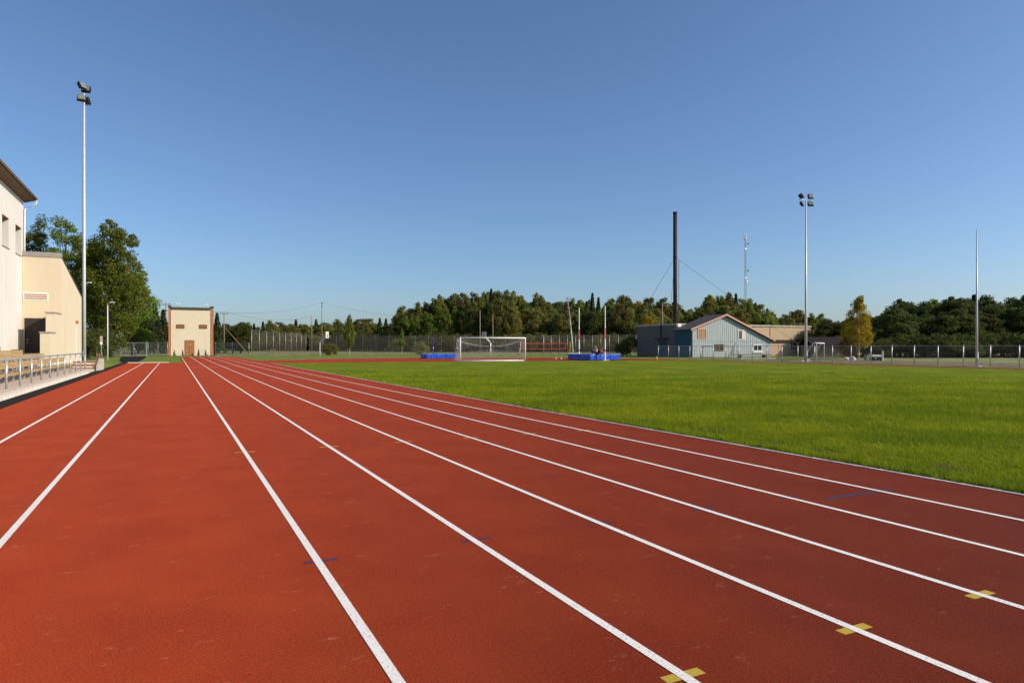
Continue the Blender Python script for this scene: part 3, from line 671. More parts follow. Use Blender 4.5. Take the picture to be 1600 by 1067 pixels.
def strands(grid, r, skip=lambda i, j, d: False):
    """thin three-sided cords along both directions of a grid of points"""
    mb = MB(); n, m_ = len(grid), len(grid[0])
    for i in range(n): mb.tube([grid[i][j] for j in range(m_)], r, 3, False)
    for j in range(m_): mb.tube([grid[i][j] for i in range(n)], r, 3, False)
    return mb
gl = thing('soccer_goal', 'large white soccer goal with sagging net at the end of the lawn', 'goal', (26.3, 65.1, 0), -.05)
GW = 7.32
for x in (0, GW): MB().tube([(x, 0, 0), (x, 0, 2.5)], .06, 12).build('post', 'white_paint', gl, True)
MB().tube([(-.06, 0, 2.44), (GW + .06, 0, 2.44)], .06, 12).build('crossbar', 'white_paint', gl, True)
MB().tube([(0, .05, .04), (GW, .05, .04)], .045, 8).build('ground_bar', 'white_paint', gl, True)
for x in (0, GW):
    MB().tube([(x, 0, 2.42), (x, .85, 2.3), (x, 1.05, 2.1)], .028, 8).build('stanchion', 'white_paint', gl, True)
    MB().tube([(x, 0, .05), (x, 1.9, .05)], .035, 8).tube([(x, 1.05, 2.1), (x, 1.9, .05)], .015, 6).build('side_bar', 'white_paint', gl, True)
MB().tube([(0, 1.9, .05), (GW, 1.9, .05)], .035, 8).build('back_bar', 'white_paint', gl, True)
nx, nz = 56, 16
sag = lambda x: .62 * 4 * (x / GW) * (1 - x / GW)
top = [[(GW * i / nx, 1.0 * j / 6, 2.4 - (.25 * (j / 6) + sag(GW * i / nx) * (j / 6) ** 1.3)) for j in range(7)] for i in range(nx + 1)]
back = [[(GW * i / nx, 1.0 + .88 * (j / nz) ** 1.2, (2.15 - sag(GW * i / nx)) * (1 - j / nz) + .05 * j / nz) for j in range(nz + 1)] for i in range(nx + 1)]
nm = strands(top, .006); b2 = strands(back, .006); nm.add(b2.v, b2.f)
for x in (0, GW):
    side = [[(x, (j / 10) * (1.9 - .85 * (i / nz)), 2.35 * i / nz + .04) for j in range(11)] for i in range(nz + 1)]
    s2 = strands(side, .006); nm.add(s2.v, s2.f)
for q in range(5):                                              # gathered upper edge of the net
    nm.tube([(GW * i / 28, 1.0 + .03 * math.sin(q * 2 + i), 2.15 - sag(GW * i / 28) + .05 * math.sin(q * 1.3 + i * .9)) for i in range(29)], .012, 4, False)
me = nm.mesh('net', fix=False); link('net', me, 'net', gl)

def stored_goal(loc, rz, L, H, D, label, m='white_paint'):
    t = thing('small_goal', label, 'goal', loc, rz, 'small goals stored behind the right fence')
    for x in (0, L):
        MB().tube([(x, 0, 0), (x, 0, H - .15), (x, .08, H - .03), (x, .25, H - .05), (x, D, .03)], .045, 8).build('side_frame', m, t, True)
        MB().tube([(x, 0, .04), (x, D, .04)], .035, 6).build('ground_bar', m, t, True)
    MB().tube([(0, 0, H - .06), (L, 0, H - .06)], .05, 8).build('crossbar', m, t, True)
    MB().tube([(0, D, .04), (L, D, .04)], .035, 6).build('back_bar', m, t, True)
pa, pb = at(1276, 68.5), at(1288, 75.5); dv = pb - pa
stored_goal(pa, math.atan2(dv.y, dv.x), dv.length, 1.95, 1.5, 'white tubular goal seen end-on beside the floodlight mast')
pa, pb = at(1098, 95), at(1146, 95.5); dv = pb - pa
stored_goal(pa, math.atan2(dv.y, dv.x), dv.length, 1.6, .8, 'dark framed goal leaning by the pale blue shed wall', 'old_wood')
pa, pb = at(1153, 92), at(1153, 95); dv = pb - pa
stored_goal(pa, math.atan2(dv.y, dv.x), dv.length, 2.1, 1.3, 'white goal frame end-on in front of the blue shed')
pk = thing('plank_pile', 'low pile of brown planks on trestles before the blue shed', 'planks', at(1176, 91), -YAW)
for k in range(6):
    MB().box(-2.6 + .3 * R.random(), 2.3 + .3 * R.random(), -.5 + .17 * k, -.36 + .17 * k, .4 + .02 * (k % 2), .47 + .02 * (k % 2)).build('plank', 'old_wood', pk)
for x in (-1.7, 1.5): MB().box(x - .08, x + .08, -.5, .55, 0, .395).build('trestle', 'brown_wood', pk)
wr = MB().tube([(-2.1, 0, .06), (2.1, 0, .06)], .05, 8).tube([(-2.1, 0, .06), (-2.1, .8, .06)], .05, 8).tube([(2.1, 0, .06), (2.1, .8, .06)], .05, 8).build('white_ground_frame', 'white_paint')
wr.location = at(1185, 82.5); wr.rotation_euler = (0, 0, -YAW); tag(wr, 'white tubular frame lying on the grass before the shed', 'frame')

vn = thing('volleyball_net', 'red edged volleyball net on yellow posts behind the goal', 'net', at(813, 99), -YAW)
VL = (890.5 - 813) / 1067 * 99
for x in (0, VL): MB().tube([(x, 0, 0), (x, 0, 2.25)], .05, 8).build('post', 'yellow', vn, True)
a, b, zt, zb = .35, VL - .6, 1.98, 1.2
MB().tube([(a, 0, zt), ((a + b) / 2, 0, zt - .07), (b, 0, zt + .02)], .06, 6).build('top_tape', 'red_tape', vn)
MB().tube([(a, 0, zb), ((a + b) / 2, 0, zb - .05), (b, 0, zb)], .06, 6).build('bottom_tape', 'red_tape', vn)
for x in (a, b): MB().box(x - .06, x + .06, -.02, .02, zb + .04, zt - .04).build('end_tape', 'red_tape', vn)
link('netting', strands([[(a + (b - a) * i / 50, .03, zb + (zt - zb) * j / 7) for j in range(8)] for i in range(51)], .003).mesh('netting', fix=False), 'dark_metal', vn)
for x0, x1 in ((.05, a), (b, VL - .05)): MB().tube([(x0, 0, zt), (x1, 0, zt)], .012, 5).build('tension_cord', 'net', vn)

def landing_mat(loc, wx, wy, h, label):
    t = thing('landing_mat', label, 'mat', loc, 0, 'blue athletics landing mats')
    mb = MB(); mb.box(0, wx, 0, wy, .0, h)
    o = mb.build('cover', 'blue_vinyl', t, bevel=.06)
    sd_ = o.modifiers.new('sub', 'SUBSURF'); sd_.subdivision_type = 'SIMPLE'; sd_.levels = sd_.render_levels = 4
    dm = o.modifiers.new('dent', 'DISPLACE'); tx = bpy.data.textures.new('dents', 'CLOUDS'); tx.noise_scale = .9; dm.texture = tx; dm.strength = .16; dm.mid_level = .55
    for k in range(3): MB().box(wx * (.15 + .3 * k), wx * (.15 + .3 * k) + .12, -.02, -.005, .1, h - .15).build('strap', 'blue_paint', t)
    MB().box(.05, wx - .05, .05, wy - .05, -.001, .03).build('pallet', 'old_wood', t)
    return t
landing_mat((28.6, 82.2, .002), 4.1, 2.4, .56, 'low blue high jump mat left of the big goal')
landing_mat((40.9, 63.4, .012), 4.1, 4.7, .66, 'big blue pole vault mat right of the big goal')
for px, dp, lab in ((677, 90, 'left blue high jump upright behind the low mat'), (714.5, 88.5, 'right blue high jump upright beside the goal post')):
    t = thing('high_jump_upright', lab, 'upright', at(px, dp), 0, 'blue high jump uprights')
    MB().box(-.04, .04, -.04, .04, .03, 2.75).build('column', 'blue_paint', t); MB().box(-.3, .3, -.25, .25, 0, .029).build('foot', 'blue_paint', t); MB().box(-.06, .06, -.07, -.041, 1.3, 1.42).build('slider', 'white_paint', t)
for px, dp, H, lab in ((905, 80, 6.1, 'left tall white pole vault upright behind the blue mat'), (945.6, 75.2, 6.0, 'right tall white pole vault upright in front of the blue mat')):
    t = thing('pole_vault_upright', lab, 'upright', at(px, dp), 0, 'white pole vault uprights')
    MB().box(-.05, .05, -.05, .05, .03, H * .62).build('lower_column', 'white_paint', t); MB().box(-.036, .036, -.036, .036, H * .62, H).build('upper_column', 'white_paint', t)
    MB().box(-.4, .4, -.3, .3, .005, .03).build('foot', 'white_paint', t); MB().box(-.07, .07, -.08, -.051, 1.0, 1.2).build('crank', 'blue_paint', t)
    MB().box(-.02, .04, -.08, -.051, 2.4, 3.6).build('slider', 'red_tape', t)
def cone(loc, label, m, h, grp):
    t = thing('marker_cone', label, 'cone', loc, 0, grp)
    MB().tube([(0, 0, .02), (0, 0, h * .6), (0, 0, h)], [h * .36, h * .3, h * .07], 12).build('body', m, t, True); MB().box(-h * .45, h * .45, -h * .45, h * .45, 0, .02).build('base', m, t)
cone((49.7, 63.0, .01), 'single yellow marker at the far edge of the lawn', 'yellow', .4, None)
cone(at(868.5, 85, .006), 'left small white cone on the red track below the volleyball net', 'white_paint', .22, 'small white cones'); cone(at(877, 83, .006), 'right small white cone on the red track beside the blue vault mat', 'white_paint', .22, 'small white cones')
br = thing('white_barrier', 'low white bar barrier at the foot of the bare birch', 'barrier', at(888, 104), -YAW)
MB().box(0, 1.9, -.03, .03, .42, .55).build('bar', 'white_paint', br)
for x in (.2, 1.6): MB().box(x - .04, x + .04, -.2, .2, 0, .419).build('leg', 'white_paint', br)

# two children resting on the vault mat
def skin(name, joints, edges, m, parent):
    me = bpy.data.meshes.new(name); me.from_pydata([j[:3] for j in joints], edges, [])
    o = link(name, me, m, parent)
    md = o.modifiers.new('skin', 'SKIN'); md.use_smooth_shade = True
    for i, j in enumerate(joints): o.data.skin_vertices[0].data[i].radius = (j[3], j[3])
    o.data.skin_vertices[0].data[0].use_root = True
    s_ = o.modifiers.new('sub', 'SUBSURF'); s_.levels = s_.render_levels = 2
    return o
def child(loc, rz, label, top, legs, hair, lean):
    t = thing('person', label, 'person', loc, rz, None); t.scale = (1.25, 1.25, 1.25)
    k = lean
    # seated with knees drawn up, looking along -Y; lean pushes the torso forward
    J = [(0, 0, .12, .1), (0, -.05 - .12 * k, .3 - .06 * k, .1), (0, -.08 - .3 * k, .46 - .12 * k, .105), (0, -.09 - .38 * k, .54 - .15 * k, .045), (0, -.11 - .46 * k, .63 - .17 * k, .075), (0, -.11 - .52 * k, .72 - .19 * k, .07),
         (.14, -.08 - .3 * k, .45 - .12 * k, .042), (.19, -.2 - .3 * k, .27, .036), (.12, -.36 - .2 * k, .2, .028), (.1, -.43 - .2 * k, .2, .026),
         (-.14, -.08 - .3 * k, .45 - .12 * k, .042), (-.19, -.2 - .3 * k, .27, .036), (-.12, -.36 - .2 * k, .2, .028), (-.1, -.43 - .2 * k, .2, .026),
         (.09, -.04, .1, .072), (.11, -.36, .3, .055), (.11, -.5, .04, .04), (.11, -.62, .03, .03),
         (-.09, -.04, .1, .072), (-.11, -.36, .3, .055), (-.11, -.5, .04, .04), (-.11, -.62, .03, .03)]
    E = [(0, 1), (1, 2), (2, 3), (3, 4), (4, 5), (2, 6), (6, 7), (7, 8), (8, 9), (2, 10), (10, 11), (11, 12), (12, 13), (0, 14), (14, 15), (15, 16), (16, 17), (0, 18), (18, 19), (19, 20), (20, 21)]
    skin('body', J, E, 'skin', t)
    g = .016
    idx = [0, 1, 2, 6, 7, 10, 11]; mp = {a: b for b, a in enumerate(idx)}
    skin('shirt', [(*J[i][:3], J[i][3] + g) for i in idx], [(mp[a], mp[b]) for a, b in E if a in mp and b in mp], top, t)
    idx = [0, 14, 15, 16, 18, 19, 20]; mp = {a: b for b, a in enumerate(idx)}
    skin('trousers', [(*J[i][:3], J[i][3] + g) for i in idx], [(mp[a], mp[b]) for a, b in E if a in mp and b in mp], legs, t)
    h = J[5]; skin('hair', [(0, h[1] + .03, h[2] + .005, .078), (0, h[1] + .06, h[2] - .08, .06)], [(0, 1)], hair, t)
child((42.2, 63.9, .64), .6, 'child in a red shirt bent forward on the blue vault mat', 'red_cloth', 'dark_cloth', 'hair_fair', .8)
child((43.2, 65.6, .66), -1.2, 'child in a pale top sitting upright on the blue vault mat', 'white_cloth', 'dark_cloth', 'hair_pale', 0)

# odds and ends behind the right fence
def rock(loc, s, label, m='concrete', seed=0):
    rr = random.Random(seed); bm = bmesh.new(); bmesh.ops.create_icosphere(bm, subdivisions=2, radius=1)
    for v in bm.verts: v.co *= .8 + .35 * rr.random(); v.co = Vector((v.co.x * s[0], v.co.y * s[1], max(-.1, v.co.z * s[2])))
    me = bpy.data.meshes.new('boulder'); bm.to_mesh(me); bm.free()
    o = link('boulder', me, m); o.location = loc; tag(o, label, 'boulder', 'boulders behind the right fence')
rock(at(1324, 80), (.5, .4, .3), 'pale boulder at the foot of the rust coloured bush', 'kerb', 1)
rock(at(1331.5, 79), (.35, .4, .42), 'upright pale boulder left of the yellow birch trunk', 'kerb', 2)
tr = thing('handcart', 'small white and dark cart behind the right fence', 'cart', at(1367, 74), -YAW)
MB().box(-.45, .75, -.3, .3, .42, .62).build('tray', 'white_paint', tr, bevel=.03); MB().box(-.35, .6, -.25, .25, .25, .415).build('chassis', 'dark_metal', tr)
for x in (-.2, .5):
    for y in (-.33, .33): MB().tube([(x, y - .04, .2), (x, y + .04, .2)], .2, 14).build('wheel', 'dark_metal', tr, True)
MB().tube([(.75, 0, .5), (1.15, 0, .75)], .02, 6).build('handle', 'steel', tr)
pb_ = thing('stub_post', 'short grey stub post behind the right fence', 'post', at(1379, 72))
MB().box(-.07, .07, -.07, .07, 0, 1.0).build('shaft', 'concrete', pb_); MB().box(-.09, .09, -.09, .09, 1.001, 1.06).build('cap', 'concrete', pb_)
bx = thing('crate', 'tan box beside the white cart behind the fence', 'box', at(1357, 76), -YAW)
MB().box(-.35, .35, -.3, .3, 0, .55).build('body', 'tan_wall', bx, bevel=.02); MB().box(-.37, .37, -.32, .32, .552, .6).build('lid', 'old_wood', bx)

# ------------------------------------------------------------------ utility poles and lines
def upole(px, dp, H, label, arms=1, rz=0, brace=None):
    t = thing('utility_pole', label, 'utility pole', at(px, dp), rz, 'wooden utility poles')
    MB().tube([(0, 0, 0), (0, 0, H)], [.15, .1], 8).build('pole', 'pole_wood', t, True)
    for k in range(arms):
        z = H - .5 - 1.1 * k
        a_ = MB().box(-.9, .9, -.05, .05, z - .05, z + .05).build('crossarm', 'dark_metal', t)
        for x in (-.85, 0, .85): MB().tube([(x, 0, z + .051), (x, 0, z + .2), (x, 0, z + .32)], [.03, .07, .04], 6).build('insulator', 'dark_metal', a_)
    if brace: MB().tube([(.1, 0, H * .62), (brace, 0, 0)], .09, 7).build('brace', 'pole_wood', t, True)
    return at(px, dp, H - .2)
tops = [upole(259, 150, 11.2, 'utility pole with crossarm left behind the transformer house', 1, -YAW),
        upole(350, 150, 9.2, 'braced utility pole with crossarm right of the transformer house', 1, -YAW, 5.2),
        upole(487, 210, 11, 'short plain utility pole far behind the ball court', 0),
        upole(503, 215, 15.5, 'tallest thin pole with fittings behind the left hoop', 2, 1.2),
        upole(750, 150, 9.5, 'thin utility pole above the goal, left of a pair', 0),
        upole(770, 165, 9.4, 'pale utility pole above the goal, right of a pair', 0),
        upole(1035, 135, 10, 'wooden pole standing left of the tall chimney', 0)]
def wire(name, a, b, sag_, label):
    pts = [Vector(a).lerp(Vector(b), k / 12) - Vector((0, 0, sag_ * 4 * (k / 12) * (1 - k / 12))) for k in range(13)]
    o = MB().tube(pts, .018, 4).build(name, 'dark_metal'); tag(o, label, 'cable', 'overhead cables')
wire('overhead_cable', tops[0], tops[1], .4, 'thin overhead cable between the two poles by the transformer house')
wire('overhead_cable', tops[1] + Vector((.8, 0, 0)), tops[2], 1.5, 'overhead cable from the braced pole to the short plain pole')
wire('overhead_cable', tops[1], tops[3], 1.2, 'overhead cable from the braced pole to the tallest thin pole')
wire('overhead_cable', tops[3], tops[5] + Vector((0, 0, -.5)), 2.0, 'overhead cable crossing before the wood to the goal poles')
wire('overhead_cable', tops[5], tops[6] + Vector((0, 0, -1)), 1.2, 'overhead cable from goal poles to the pole by the chimney')

# ------------------------------------------------------------------ trees
rng = np.random.default_rng(11)
def leaf_quads(cent, rad, n, size, up=.25):
    """n leaf-sized quads over the shell of each clump"""
    k = len(cent); tot = k * n
    c = np.repeat(cent, n, 0); r = np.repeat(rad, n, 0)
    d = rng.normal(size=(tot, 3)); d /= np.linalg.norm(d, axis=1)[:, None]
    p = c + d * (r * (.45 + .65 * rng.random(tot) ** .6))[:, None] * np.array([1, 1, .8])
    nrm = d * .7 + rng.normal(size=(tot, 3)) * .6 + np.array([0, 0, up]); nrm /= np.linalg.norm(nrm, axis=1)[:, None]
    a = np.cross(nrm, rng.normal(size=(tot, 3))); a /= np.linalg.norm(a, axis=1)[:, None]; b = np.cross(nrm, a)
    s = size * (.6 + .8 * rng.random(tot)); a *= s[:, None]; b *= (s * (.5 + .3 * rng.random(tot)))[:, None]
    q = np.stack([p - a, p - b, p + a, p + b], 1)
    return q.reshape(-1, 3)
def crown(kind, H, Wd, base, nc, nl, size, cr):
    if kind == 'spruce':
        t = rng.random(nc) ** .8; z = base + (H - base) * t
        rr = Wd / 2 * (1 - t) * (.72 + .4 * rng.random(nc)) ; a = rng.random(nc) * 6.283
        c = np.stack([rr * np.cos(a) * .85, rr * np.sin(a) * .85, z - .12 * rr], 1); r = cr * (.35 + .9 * (1 - t))
        c = np.concatenate([c, np.stack([np.zeros(8), np.zeros(8), np.linspace(H * .55, H - .1, 8)], 1)]); r = np.concatenate([r, np.linspace(cr * .7, cr * .18, 8)])
    else:
        d = rng.normal(size=(nc, 3)); d /= np.linalg.norm(d, axis=1)[:, None]
        rad = (.35 + .65 * rng.random(nc) ** .5)
        z = d[:, 2] * rad
        hc = (H - base) / 2
        wz = 1 - .35 * np.clip(z, 0, 1) ** 1.5
        if kind == 'birch': wz = np.clip(1.0 - .75 * (z * .5 + .5) ** 1.2, .12, 1) * 1.25
        c = np.stack([d[:, 0] * rad * Wd / 2 * wz, d[:, 1] * rad * Wd / 2 * wz, base + hc + z * hc * .94], 1)
        c[:, :2] += .12 * Wd * np.stack([np.sin(c[:, 2] * 1.1 + 1), np.cos(c[:, 2] * .9)], 1) * .5
        r = cr * (.6 + .7 * rng.random(nc)) * (1 - .3 * np.clip(z, 0, 1))
    return c, r, leaf_quads(c, r, nl, size)
def tree_proto(name, kind, H, Wd, base, nc, nl, size, cr, leaf, bark='bark', r0=.22, limbs=9):
    c, r, q = crown(kind, H, Wd, base, nc, nl, size, cr)
    root = thing(name, name.replace('_', ' '), 'tree')
    link('crown', np_mesh('crown', q, 4), leaf, root)
    mb = MB(); bend = [(0, 0, -.1), (.04 * H * .3, .0, H * .3), (-.02 * H * .3, .03 * H * .3, H * .6), (0, 0, H * .95)]
    mb.tube(bend, [r0 * 1.15, r0 * .8, r0 * .5, r0 * .1], 9)
    order = rng.permutation(len(c))[:limbs]
    for i in order:
        z = max(base * .8, c[i][2] - .25 * H * rng.random() - .1 * H)
        z = min(z, H * .8); s_ = max(.12, 1 - z / H)
        mb.tube([(0, 0, z), tuple((c[i] + np.array([0, 0, z])) * .5 + np.array([0, 0, .05])), tuple(c[i])], [r0 * .42 * s_, r0 * .26 * s_, r0 * .06], 5)
    mb.build('trunk', bark, root, True)
    return root
protos = {
 'broadA': tree_proto('broadleaf_tree', 'broad', 12, 8.5, 1.0, 130, 100, .19, 1.2, 'leaf_wood'),
 'broadB': tree_proto('broadleaf_tree', 'broad', 12, 6.5, .8, 110, 100, .19, 1.1, 'leaf_wood'),
 'broadC': tree_proto('broadleaf_tree', 'broad', 12, 7.5, 1.2, 100, 120, .18, 1.15, 'leaf_dark'),
 'broadD': tree_proto('broadleaf_tree', 'broad', 12, 7.0, .5, 120, 110, .175, 1.0, 'leaf_dark'),
 'birch': tree_proto('birch_tree', 'birch', 12, 5.0, 1.8, 110, 46, .17, .75, 'leaf_broad', 'birch_bark', .15),
 'spruce': tree_proto('spruce_tree', 'spruce', 12, 5.2, .5, 170, 44, .17, .75, 'needle', r0=.2),
 'yellow': tree_proto('birch_tree', 'birch', 12, 5.0, 1.5, 100, 90, .13, .8, 'leaf_yellow', 'birch_bark', .14),
 'bush': tree_proto('bush', 'broad', 3, 4.2, .0, 46, 100, .09, .6, 'leaf_wood', r0=.06, limbs=6),
 'bushd': tree_proto('bush', 'broad', 3, 4.2, .0, 46, 100, .09, .6, 'leaf_dark', r0=.06, limbs=6),
}
used = set()
KIND = {'broadA': 'full leafy tree', 'broadB': 'slim leafy tree', 'broadC': 'dark leafy tree', 'broadD': 'dark low-branched tree', 'birch': 'slender pale birch', 'spruce': 'pointed dark spruce', 'yellow': 'yellow birch', 'bush': 'olive bush', 'bushd': 'dark bush'}
def zone(px, zs):
    for lim, name in zs:
        if px < lim: return name
    return zs[-1][1]
ZMID = [(700, 'left of the big goal'), (765, 'above the left half of the goal'), (825, 'above the right half of the goal'), (895, 'above the volleyball net'), (950, 'between the vault uprights'), (1000, 'left of the workshop'), (1060, 'above the grey workshop wall'), (1140, 'left above the blue shed'), (1205, 'right above the blue shed'), (1300, 'above the tan workshop front')]
ZFAR = [(440, 'near the transformer house'), (500, 'left of the left hoop'), (560, 'by the young birch'), (700, 'next to the main wood')]
ZR = [(1335, 'left of the yellow birch'), (1400, 'just right of the yellow birch'), (1470, 'left of the bare pole'), (1530, 'right behind the bare pole'), (1600, 'at the right picture edge'), (3000, 'beyond the right picture edge')]
def place(kind, loc, H, label, group=None, wide=1.0, name=None, cat=None):
    pr = protos[kind]
    if kind in used: o = copy_tree(pr)
    else: o = pr; used.add(kind)
    s = H / (3.0 if kind.startswith('bush') else 12.0)
    o.location = loc; o.scale = (s * wide, s * wide, s); o.rotation_euler = (0, 0, R.random() * 6.28)
    if name: o.name = name
    o['label'] = label; o['category'] = cat or ('bush' if kind.startswith('bush') else 'tree')
    if group: o['group'] = group
    elif 'group' in o: del o['group']
    return o

# big trees on the left, built for themselves
def big(px, dp, H, Wd, base, nc, nl, size, cr, leaf, label, kind='broad'):
    t = tree_proto('broadleaf_tree', kind, H, Wd, base, nc, nl, size, cr, leaf, r0=.32, limbs=16)
    t.location = at(px, dp); t.rotation_euler = (0, 0, R.random() * 6); t['label'] = label
big(173, 99, 20.6, 8.8, 1.0, 260, 130, .135, 1.05, 'leaf_broad', 'largest leafy green tree standing right of the tall mast')
big(150, 104, 17.5, 8, 1.5, 150, 120, .14, 1.15, 'leaf_broad', 'green tree directly behind the tall mast, left of the largest')
big(103, 104, 21.8, 7.6, 3, 130, 110, .135, 1.0, 'leaf_broad', 'tall leafy tree with yellowing top rising above the cream annex')
big(62, 106, 22.4, 7.5, 4, 120, 100, .13, 1.0, 'leaf_dark', 'thin crowned dark tree beside the white building corner', 'birch')
big(208, 118, 15.5, 7, 1.0, 120, 120, .15, 1.2, 'leaf_broad', 'lower green tree at the right flank of the largest tree')
for px, dp, H, lab in ((140, 84, 3.6, 'dark bush behind the litter bin at the annex end'), (153, 88, 3.8, 'dark bush left of the slim white street lamp'), (176, 104, 3.4, 'dark bush right of the slim white street lamp'), (128, 86, 3.2, 'dark bush hidden behind the foot of the tall mast')):
    place('bushd', at(px, dp), H, lab)
for px, dp, H, w, lab in ((241, 142, 10.8, 1, 'tallest dark spruce left of the transformer house'), (228, 146, 9, 1.05, 'dark spruce between broadleaf tree and tallest spruce'), (255, 150, 9.5, 1.1, 'dark spruce touching the left edge of the transformer house'), (339, 146, 8.6, 1, 'pointed spruce just right of the transformer house')):
    place('spruce', at(px, dp), H, lab, 'spruces around the transformer house', w)
for k, (px, H) in enumerate(((215, 7), (232, 6), (250, 6.5), (268, 6.5), (352, 7), (364, 6.6), (376, 7.2), (388, 6.4), (342, 6))):
    place(('broadD', 'broadC')[k % 2], at(px, 155 + 6 * (k % 3)), H, f"{('dark low-branched', 'dark leafy')[k % 2]} tree in the thicket {'left' if px < 300 else 'right'} of the transformer house", 'thicket around the transformer house', 1.3)
for k in range(5):
    t = place('spruce', Vector((-.1 + (0.3, 1.55, 3.95, 5.0, 6.4)[k] - .2, 125.3, 0)), (1.0, 1.0, 1.1, 1.0, .9)[k], ['leftmost', 'second', 'middle', 'fourth', 'rightmost'][k] + ' of five dwarf conifers before the transformer house', 'dwarf conifers before the transformer house', .9, 'dwarf_conifer', 'shrub')
# far wood behind the meadow
G1 = 'far tree line left of the wood'
px = 372
while px < 640:
    k = R.choice(['broadA', 'broadB', 'spruce', 'broadC', 'broadB', 'birch', 'spruce'])
    dp = 238 + R.random() * 25
    place(k, at(px, dp), (46 - 4 * abs(px - 520) / 120 + R.uniform(-9, 3)) / 1067 * dp + 1.0, f'distant {KIND[k]} in the low tree line, {zone(px, ZFAR)}', G1, 1.25 if k != 'spruce' else 1)
    px += R.uniform(6, 10)
def top_mid(px):
    pts = [(618, 505), (630, 480), (650, 482), (668, 470), (690, 466), (720, 466), (750, 462), (775, 459), (800, 461), (815, 468), (825, 478), (845, 464), (862, 478), (880, 474), (900, 470), (925, 470), (945, 472), (960, 468), (985, 463), (1000, 472), (1010, 468), (1040, 478), (1070, 484), (1095, 478), (1108, 460), (1122, 459), (1140, 463), (1150, 462), (1170, 466), (1185, 474), (1200, 486), (1220, 494), (1260, 492), (1290, 505)]
    for (a, b), (c, e) in zip(pts, pts[1:]):
        if a <= px <= c: return b + (e - b) * (px - a) / (c - a)
    return 500
G2 = 'trees of the wood behind the ball court and workshop'
for row, (d0, step, drop) in enumerate(((196, 11, 8), (210, 10, -7), (224, 12, -3))):
    px = 624 + 4 * row
    while px < 1290:
        k = R.choice(['broadA', 'broadB', 'birch', 'broadC', 'birch', 'broadB', 'spruce' if row else 'broadA', 'yellow' if R.random() < .3 else 'broadB'])
        if row == 0 and R.random() < .12: k = 'birch'
        dp = d0 + R.random() * 8
        H = (541 - top_mid(px) - drop - R.uniform(-4, 11)) / 1067 * dp + 1.56
        place(k, at(px, dp), max(5, H), f"{KIND[k]} in the {('front', 'middle', 'back')[row]} of the wood, {zone(px, ZMID)}", G2, max(.62, min(1.5, 12 / max(5, H) * .95)))
        px += step * R.uniform(.7, 1.3)
px = 624
while px < 1290:
    k = R.choice(['bush', 'bushd']); place(k, at(px, 186 + 6 * R.random()), R.uniform(3.5, 5.5), f'{KIND[k]} at the foot of the wood, {zone(px, ZMID)}', 'bushes at the foot of the wood', 1.2); px += R.uniform(9, 14)
px = 375
while px < 640:
    k = R.choice(['bush', 'bushd']); place(k, at(px, 226 + 6 * R.random()), R.uniform(4.5, 6.5), f'{KIND[k]} under the far tree line, {zone(px, ZFAR)}', 'bushes under the far tree line', 1.3); px += R.uniform(9, 14)
# dark wood on the right
def top_r(px):
    pts = [(1285, 500), (1300, 492), (1320, 500), (1350, 490), (1375, 485), (1395, 470), (1410, 463), (1430, 470), (1450, 466), (1475, 460), (1490, 460), (1505, 450), (1515, 458), (1540, 460), (1570, 465), (1585, 455), (1600, 460), (1700, 452), (1900, 450)]
    for (a, b), (c, e) in zip(pts, pts[1:]):
        if a <= px <= c: return b + (e - b) * (px - a) / (c - a)
    return 455
G3 = 'trees of the dark wood at the right'
for row, (d0, step, drop) in enumerate(((101, 22, 20), (110, 17, 4), (121, 19, 3))):
    px = 1296 + 24 * (row == 0) + 60 * (row == 0)
    while px < 1800:
        k = R.choice(['broadC', 'broadD', 'broadD', 'broadC', 'birch' if row else 'broadC', 'spruce' if row else 'broadD'])
        dp = d0 + R.random() * 6
        H = (541 - top_r(px) - drop - R.uniform(-5, 12)) / 1067 * dp + 1.56
        place(k, at(px, dp), max(3.5, H), f"{KIND[k]} in the {('front', 'middle', 'back')[row]} of right wood, {zone(px, ZR)}", G3, max(.8, min(1.6, 10 / max(4, H))) if k != 'spruce' else 1.2)
        px += step * R.uniform(.7, 1.3)
px = 1375
while px < 1760:
    place('bushd', at(px, 95 + 4 * R.random()), R.uniform(2.4, 3.6), f'dark bush at the edge of the right wood, {zone(px, ZR)}', 'bushes at the edge of the right wood', 1.2); px += R.uniform(14, 22)
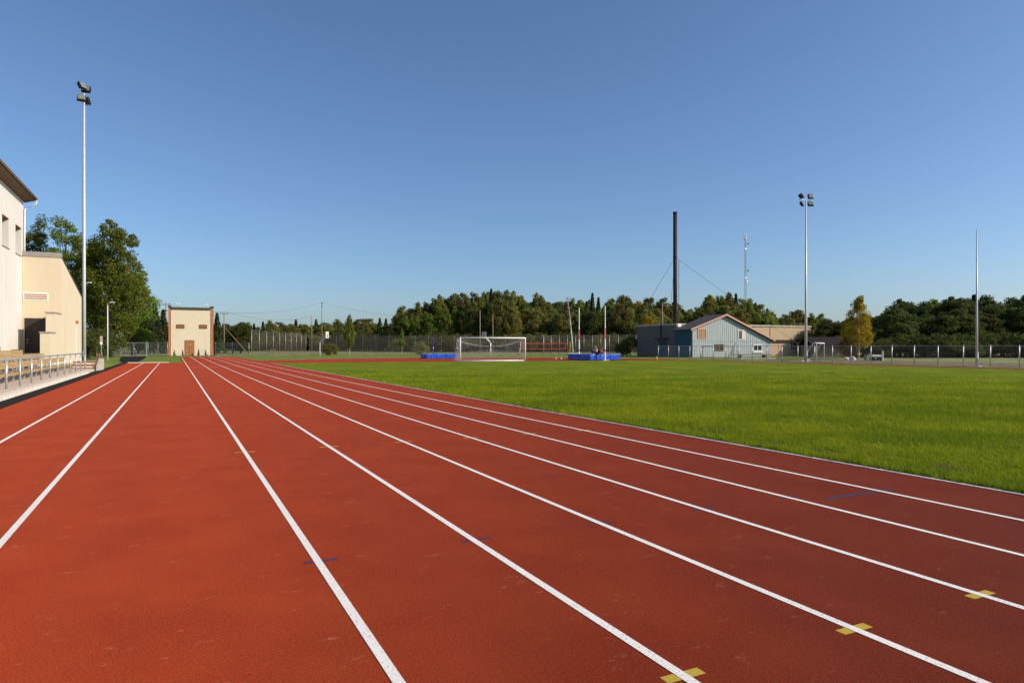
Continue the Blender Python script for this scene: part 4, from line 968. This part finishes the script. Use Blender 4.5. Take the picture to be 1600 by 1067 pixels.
place('yellow', at(1342, 82), 8.3, 'yellowing birch with pale trunk standing behind the right fence', None, .78)
place('yellow', at(1329, 86), 5.6, 'lower yellow birch left of the tall yellowing birch', None, 1.1)
place('yellow', at(1012, 170), 10, 'yellow green birch left of the tall chimney', None, 1.4)
place('birch', at(546, 118), 7.4, 'young slender birch before the fence behind the left hoop', None, .62)
place('birch', at(628, 124), 5.0, 'small young birch at the left end of the wood', None, .5)
place('bush', at(515, 122), 2.2, 'low bush behind the left basketball hoop'); place('bush', at(655, 132), 2.6, 'low bush behind the blue high jump mat')
place('bushd', at(985, 112), 3.4, 'dark bush against the grey side of the workshop'); place('bush', at(1268, 112), 4.5, 'bush at the right end of the tan workshop')
rb = tree_proto('bush', 'broad', 2.6, 2.2, .1, 34, 60, .09, .45, 'leaf_rust', r0=.05, limbs=6); rb.location = at(1324, 83); rb['label'] = 'rust coloured dry bush left of the yellowing birch'; rb['category'] = 'bush'
# bare birch
bt = thing('bare_birch', 'bare leafless birch with pale trunk behind the volleyball net', 'tree', at(893, 112))
mb = MB().tube([(.25, 0, 0), (.05, 0, 3), (-.3, 0, 6), (-.55, 0, 8.2), (-.8, .1, 9.6)], [.16, .13, .09, .05, .015], 8); mb.build('trunk', 'birch_bark', bt, True)
tw = MB()
for k in range(46):
    z = R.uniform(3.5, 9.2); x = .1 - .1 * z * .9 + (.1 if z < 5 else 0); a = R.random() * 6.28; L = R.uniform(.5, 1.7) * (1.1 - z / 14)
    e1 = (x + math.cos(a) * L * .5, math.sin(a) * L * .5, z + L * .55); e2 = (x + math.cos(a) * L * .8, math.sin(a) * L * .8, z + L * 1.2)
    tw.tube([(x, 0, z), e1, e2], [.03, .02, .008], 4)
    for j in range(3):
        a2 = a + R.uniform(-1, 1); tw.tube([e1, (e1[0] + math.cos(a2) * .4, e1[1] + math.sin(a2) * .4, e1[2] + R.uniform(.1, .5))], [.012, .005], 3)
tw.build('branches', 'twig', bt)
for k, pr in protos.items():
    if k not in used:
        for c in list(pr.children): bpy.data.objects.remove(c)
        bpy.data.objects.remove(pr)
